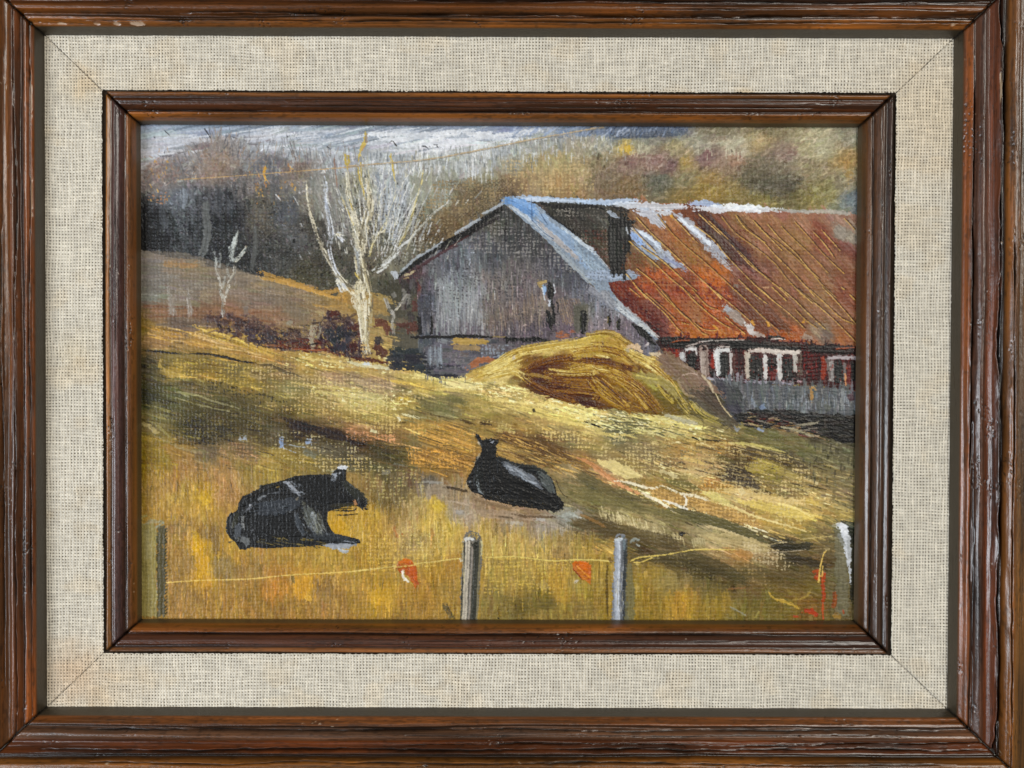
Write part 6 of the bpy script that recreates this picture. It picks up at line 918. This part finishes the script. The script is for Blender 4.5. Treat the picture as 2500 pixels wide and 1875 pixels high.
# outer frame
WO, HO = 2075.7, 1539.0
ZO = [(-10, 132), (0, 142), (2, 150), (11, 166), (15, 174), (23, 178), (30, 186), (38, 188), (42, 184), (46, 183), (52, 192), (60, 198), (68, 199), (76, 195), (86, 190), (98, 196), (108, 206), (116, 209), (120, 200), (126, 200), (131, 212), (140, 220), (152, 222), (164, 220), (200, 222), (246, 216), (258, 200), (262, 150), (263, 0)]
LIP = '#373025'
def CO(a, b, c, dk, e, f): return [(0, LIP), (13, LIP), (16, a), (34, a), (40, dk), (46, b), (74, b), (80, c), (108, c), (116, dk), (124, dk), (130, e), (158, e), (166, f), (262, f)]
rail('top', WO, HO, 263, ZO, CO('#7d4a18', '#5c3410', '#3f220c', '#1c1007', '#4a2a10', '#54330f'), 'outer_frame_rail', 1,
     cracks=[(30, 6, 1.8, 9, -900, 1200, 2, 0), (50, 10, 2.0, 9, -700, 1000, 5, 0), (92, 8, 2.4, 7, -200, 1300, 8, 0), (66, 8, 1.6, 5, 300, 1000, 11, 0)],
     chips=[(-985, 21, 12, 3, '#b79a80'), (-905, 21, 8, 3, '#b08f74'), (-860, 21, 10, 4, '#b79a80'), (-812, 21, 22, 5, '#c1a58c'), (1020, 27, 6, 4, '#c9a98c')])
rail('bottom', WO, HO, 263, ZO, CO('#6a3d18', '#5e402c', '#542a0e', '#1c1007', '#6a4216', '#50341c'), 'outer_frame_rail', 2,
     cracks=[(48, 8, 1.6, 6, -1000, 900, 3, 0), (90, 12, 2.0, 7, -1200, 200, 6, 0), (106, 10, 2.6, 9, -1100, 1000, 9, 0), (62, 6, 1.4, 5, -900, 200, 13, 0), (140, 8, 2.4, 7, -1000, 900, 15, 0)],
     chips=[(1120, 100, 5, 4, '#c9c0b0'), (870, 142, 5, 3, '#b9a58c')])
rail('left', WO, HO, 263, ZO, CO('#7a431a', '#5c351a', '#5f3a1a', '#1c1007', '#5a381a', '#50341c'), 'outer_frame_rail', 3,
     cracks=[(26, 3, 1.8, 8, -900, 900, 4, 0), (62, 6, 1.8, 8, -900, 900, 7, 0), (100, 5, 1.6, 6, -700, 300, 10, 0)],
     chips=[(620, 21, 60, 2, '#a58464'), (400, 21, 60, 2, '#a07c5c')])
rail('right', WO, HO, 263, ZO, CO('#74401a', '#4c3124', '#5a2f18', '#1c1007', '#6e441c', '#60401a'), 'outer_frame_rail', 4,
     cracks=[(40, 10, 2.6, 12, -700, 200, 2, 0), (112, 16, 3.4, 14, -1000, 900, 6, 0), (150, 10, 2.4, 9, -300, 1000, 9, 0), (50, 6, 1.5, 5, 100, 900, 12, 0)],
     chips=[(-640, 108, 40, 3, '#9a8468')])
# inner frame
WI, HI = 1673.6, 1157.2
ZI = [(-8, 88), (0, 96), (2, 100), (6, 108), (9, 114), (16, 126), (26, 132), (31, 131), (35, 128), (40, 136), (50, 143), (62, 145), (70, 141), (74, 143), (84, 147), (90, 142), (93, 136), (96, 126), (97, 120)]
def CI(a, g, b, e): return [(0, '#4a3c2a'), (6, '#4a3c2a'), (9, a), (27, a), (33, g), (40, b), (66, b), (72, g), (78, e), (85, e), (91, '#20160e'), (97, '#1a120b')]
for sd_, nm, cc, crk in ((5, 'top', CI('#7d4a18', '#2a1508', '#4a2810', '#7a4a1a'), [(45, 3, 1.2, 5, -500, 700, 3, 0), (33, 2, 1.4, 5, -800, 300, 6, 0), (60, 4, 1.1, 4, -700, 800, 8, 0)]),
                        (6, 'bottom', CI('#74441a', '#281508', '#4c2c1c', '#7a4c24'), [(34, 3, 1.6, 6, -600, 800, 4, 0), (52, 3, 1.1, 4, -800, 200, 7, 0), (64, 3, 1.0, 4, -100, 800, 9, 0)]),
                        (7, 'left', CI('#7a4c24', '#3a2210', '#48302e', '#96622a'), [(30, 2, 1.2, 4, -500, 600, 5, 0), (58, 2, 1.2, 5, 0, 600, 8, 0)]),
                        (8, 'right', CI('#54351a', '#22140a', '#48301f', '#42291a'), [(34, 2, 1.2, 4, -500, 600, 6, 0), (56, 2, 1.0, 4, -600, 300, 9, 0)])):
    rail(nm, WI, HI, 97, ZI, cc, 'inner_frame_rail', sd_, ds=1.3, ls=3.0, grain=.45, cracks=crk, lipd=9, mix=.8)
# linen-covered liner: woven relief, mitred, a little frayed at the inner edge
LW0, LH0, LW1, LH1 = 1815.0, 1291.0, WO + 16, HO + 16
for k_, sd_ in enumerate(('top', 'bottom', 'left', 'right')):
    st = 1.45; hz = sd_ in ('top', 'bottom')
    ax = np.arange(-LW1 / 2 - 2, LW1 / 2 + 2, st); ay = np.arange(-LH1 / 2 - 2, LH1 / 2 + 2, st)
    if sd_ == 'top': ay = ay[ay < -LH0 / 2 + 9]
    if sd_ == 'bottom': ay = ay[ay > LH0 / 2 - 9]
    if sd_ == 'left': ax = ax[ax < -LW0 / 2 + 9]
    if sd_ == 'right': ax = ax[ax > LW0 / 2 - 9]
    x, y = np.meshgrid(ax, ay)
    u = (x + 7 * (fbm(x / 90, y / 90, 31 + k_, 2) - .5) + 1.5 * (vnoise(x / 9, y / 60, 33 + k_) - .5)) / 7.0
    v = (y + 7 * (fbm(x / 90, y / 90, 41 + k_, 2) - .5) + 1.5 * (vnoise(x / 60, y / 9, 43 + k_) - .5)) / 7.15
    a_ = np.abs(np.sin(np.pi * u)) ** .8 * (.9 + .25 * vnoise(np.floor(u), y / 70, 51 + k_)); b_ = np.abs(np.sin(np.pi * v)) ** .8 * (.9 + .25 * vnoise(x / 70, np.floor(v), 53 + k_))
    c_ = np.sin(np.pi * u) * np.sin(np.pi * v)
    wv = np.maximum(a_ * (.68 + .32 * c_), b_ * (.68 - .32 * c_))
    hole = 1 - sstep(.40, .62, np.maximum(a_, b_) * .8 + .08 * vnoise(x / 12, y / 12, 57))
    hole = hole * (.85 + .3 * vnoise(x / 40, y / 40, 58 + k_))
    fib = fbm(x / 3.2, y / 3.2, 61 + k_, 2) - .5
    z = 139 + wv * 5.0 + 1.2 * fib
    col = hexc('#dbd4c5') * (1 + .10 * fib[..., None] + .05 * (fbm(x / 120, y / 120, 65, 3) - .5)[..., None])
    top_ = sstep(-.1, .1, a_ - b_)[..., None]          # each thread has its own shade: slubs and thin runs
    col = col * (1 + .16 * (top_ * (vnoise(np.floor(u) * 3.7, y / 26, 91 + k_) - .5)[..., None] + (1 - top_) * (vnoise(x / 26, np.floor(v) * 3.7, 93 + k_) - .5)[..., None]))
    z = z + 1.5 * (vnoise(np.floor(u) * 2.3, y / 18, 95) - .5) + 1.5 * (vnoise(x / 18, np.floor(v) * 2.3, 97) - .5)
    st_ = sstep(.56, .74, fbm(x / 70, y / 55, 67 + k_, 3))[..., None] * .10           # old yellow stains
    col = col * (1 - st_) + col * hexc('#d9b98a') * 1.18 * st_
    for (sx_, sy_, rr, cc, am) in ((-985, 690, 70, '#c48c58', .4), (-900, 720, 110, '#d0a878', .25), (-950, -660, 50, '#d9b888', .4), (-790, -640, 60, '#d9bc90', .35), (1000, -600, 160, '#e0c090', .35), (-970, -40, 50, '#d8c29a', .35), (560, -640, 18, '#d0a058', .5)):
        k = np.exp(-(((x - sx_) / rr) ** 2 + ((y - sy_) / rr) ** 2) * (.7 + vnoise(x / 20, y / 20, 3)))[..., None] * am * .6
        col = col * (1 - k) + col * hexc(cc) * 1.15 * k
    col = col * (1 - hole[..., None]) + hexc('#4c4234') * hole[..., None]
    mx = LW1 / 2 - np.abs(x); my = LH1 / 2 - np.abs(y); sl_ = (LH1 - LH0) / (LW1 - LW0)
    q = my - mx * sl_ if hz else mx * sl_ - my                                      # < 0 on this side of the mitre
    q = q + .5 * (vnoise(x / 5, y / 5, 71 + k_) - .5) * 2
    z = z - 2.2 * np.exp(-(q / 1.6) ** 2)
    col = col * (1 - .22 * np.exp(-(np.minimum(q, 0) / 1.3) ** 2) * (.3 + vnoise(x / 8, y / 8, 79)))[..., None]
    inn = np.maximum(np.abs(x) - LW0 / 2, np.abs(y) - LH0 / 2) + 1.0 * (vnoise(x / 4, y / 4, 75 + k_) - .5) * 2 + 1.5 * (fbm(x / 60, y / 60, 77, 2) - .5) + 1.5 * wv   # > 0 outside the inner edge
    kp = ((q < 1.0) & (inn > 1.0)); kp = kp[:-1, :-1] & kp[1:, :-1] & kp[1:, 1:] & kp[:-1, 1:]
    gridmesh('linen_liner_strip', x, y, z, np.clip(col, 0, 1), M_lin, pic, keep=kp)
# dark wooden base under the linen and behind the canvas
def ring(name, w0, h0, w1, h1, z, c):
    me = bpy.data.meshes.new(name); vs = [W(sx * a / 2, sy * b / 2, zz) for zz in (z, z - 30) for (a, b) in ((w0, h0), (w1, h1)) for sx, sy in ((-1, -1), (1, -1), (1, 1), (-1, 1))]
    fs = []
    for i in range(4):
        j = (i + 1) % 4; fs += [(i, j, 4 + j, 4 + i), (8 + i, 12 + i, 12 + j, 8 + j), (i, 8 + i, 8 + j, j), (4 + i, 4 + j, 12 + j, 12 + i)]
    me.from_pydata([tuple(v) for v in vs], [], fs); o = bpy.data.objects.new(name, me); C.objects.link(o); o.parent = pic
    a = me.color_attributes.new('paint', 'FLOAT_COLOR', 'POINT')
    for e in a.data: e.color = tuple(to_lin(hexc(c))) + (1,)
    me.materials.append(M_board); return o
ring('liner_board', 1790, 1266, WO + 30, HO + 30, 137, '#2c2218')
# wall behind
def wallmesh():
    me = bpy.data.meshes.new('wall'); s = 9000
    me.from_pydata([tuple(W(a, b, c)) for c in (0, -600) for a, b in ((-s, -s), (s, -s), (s, s), (-s, s))], [], [(0, 3, 2, 1), (4, 5, 6, 7), (0, 1, 5, 4), (1, 2, 6, 5), (2, 3, 7, 6), (3, 0, 4, 7)])
    o = bpy.data.objects.new('wall', me); C.objects.link(o); o['kind'] = 'structure'
    a = me.color_attributes.new('paint', 'FLOAT_COLOR', 'POINT')
    for e in a.data: e.color = (.55, .52, .47, 1)
    me.materials.append(M_board)
wallmesh()
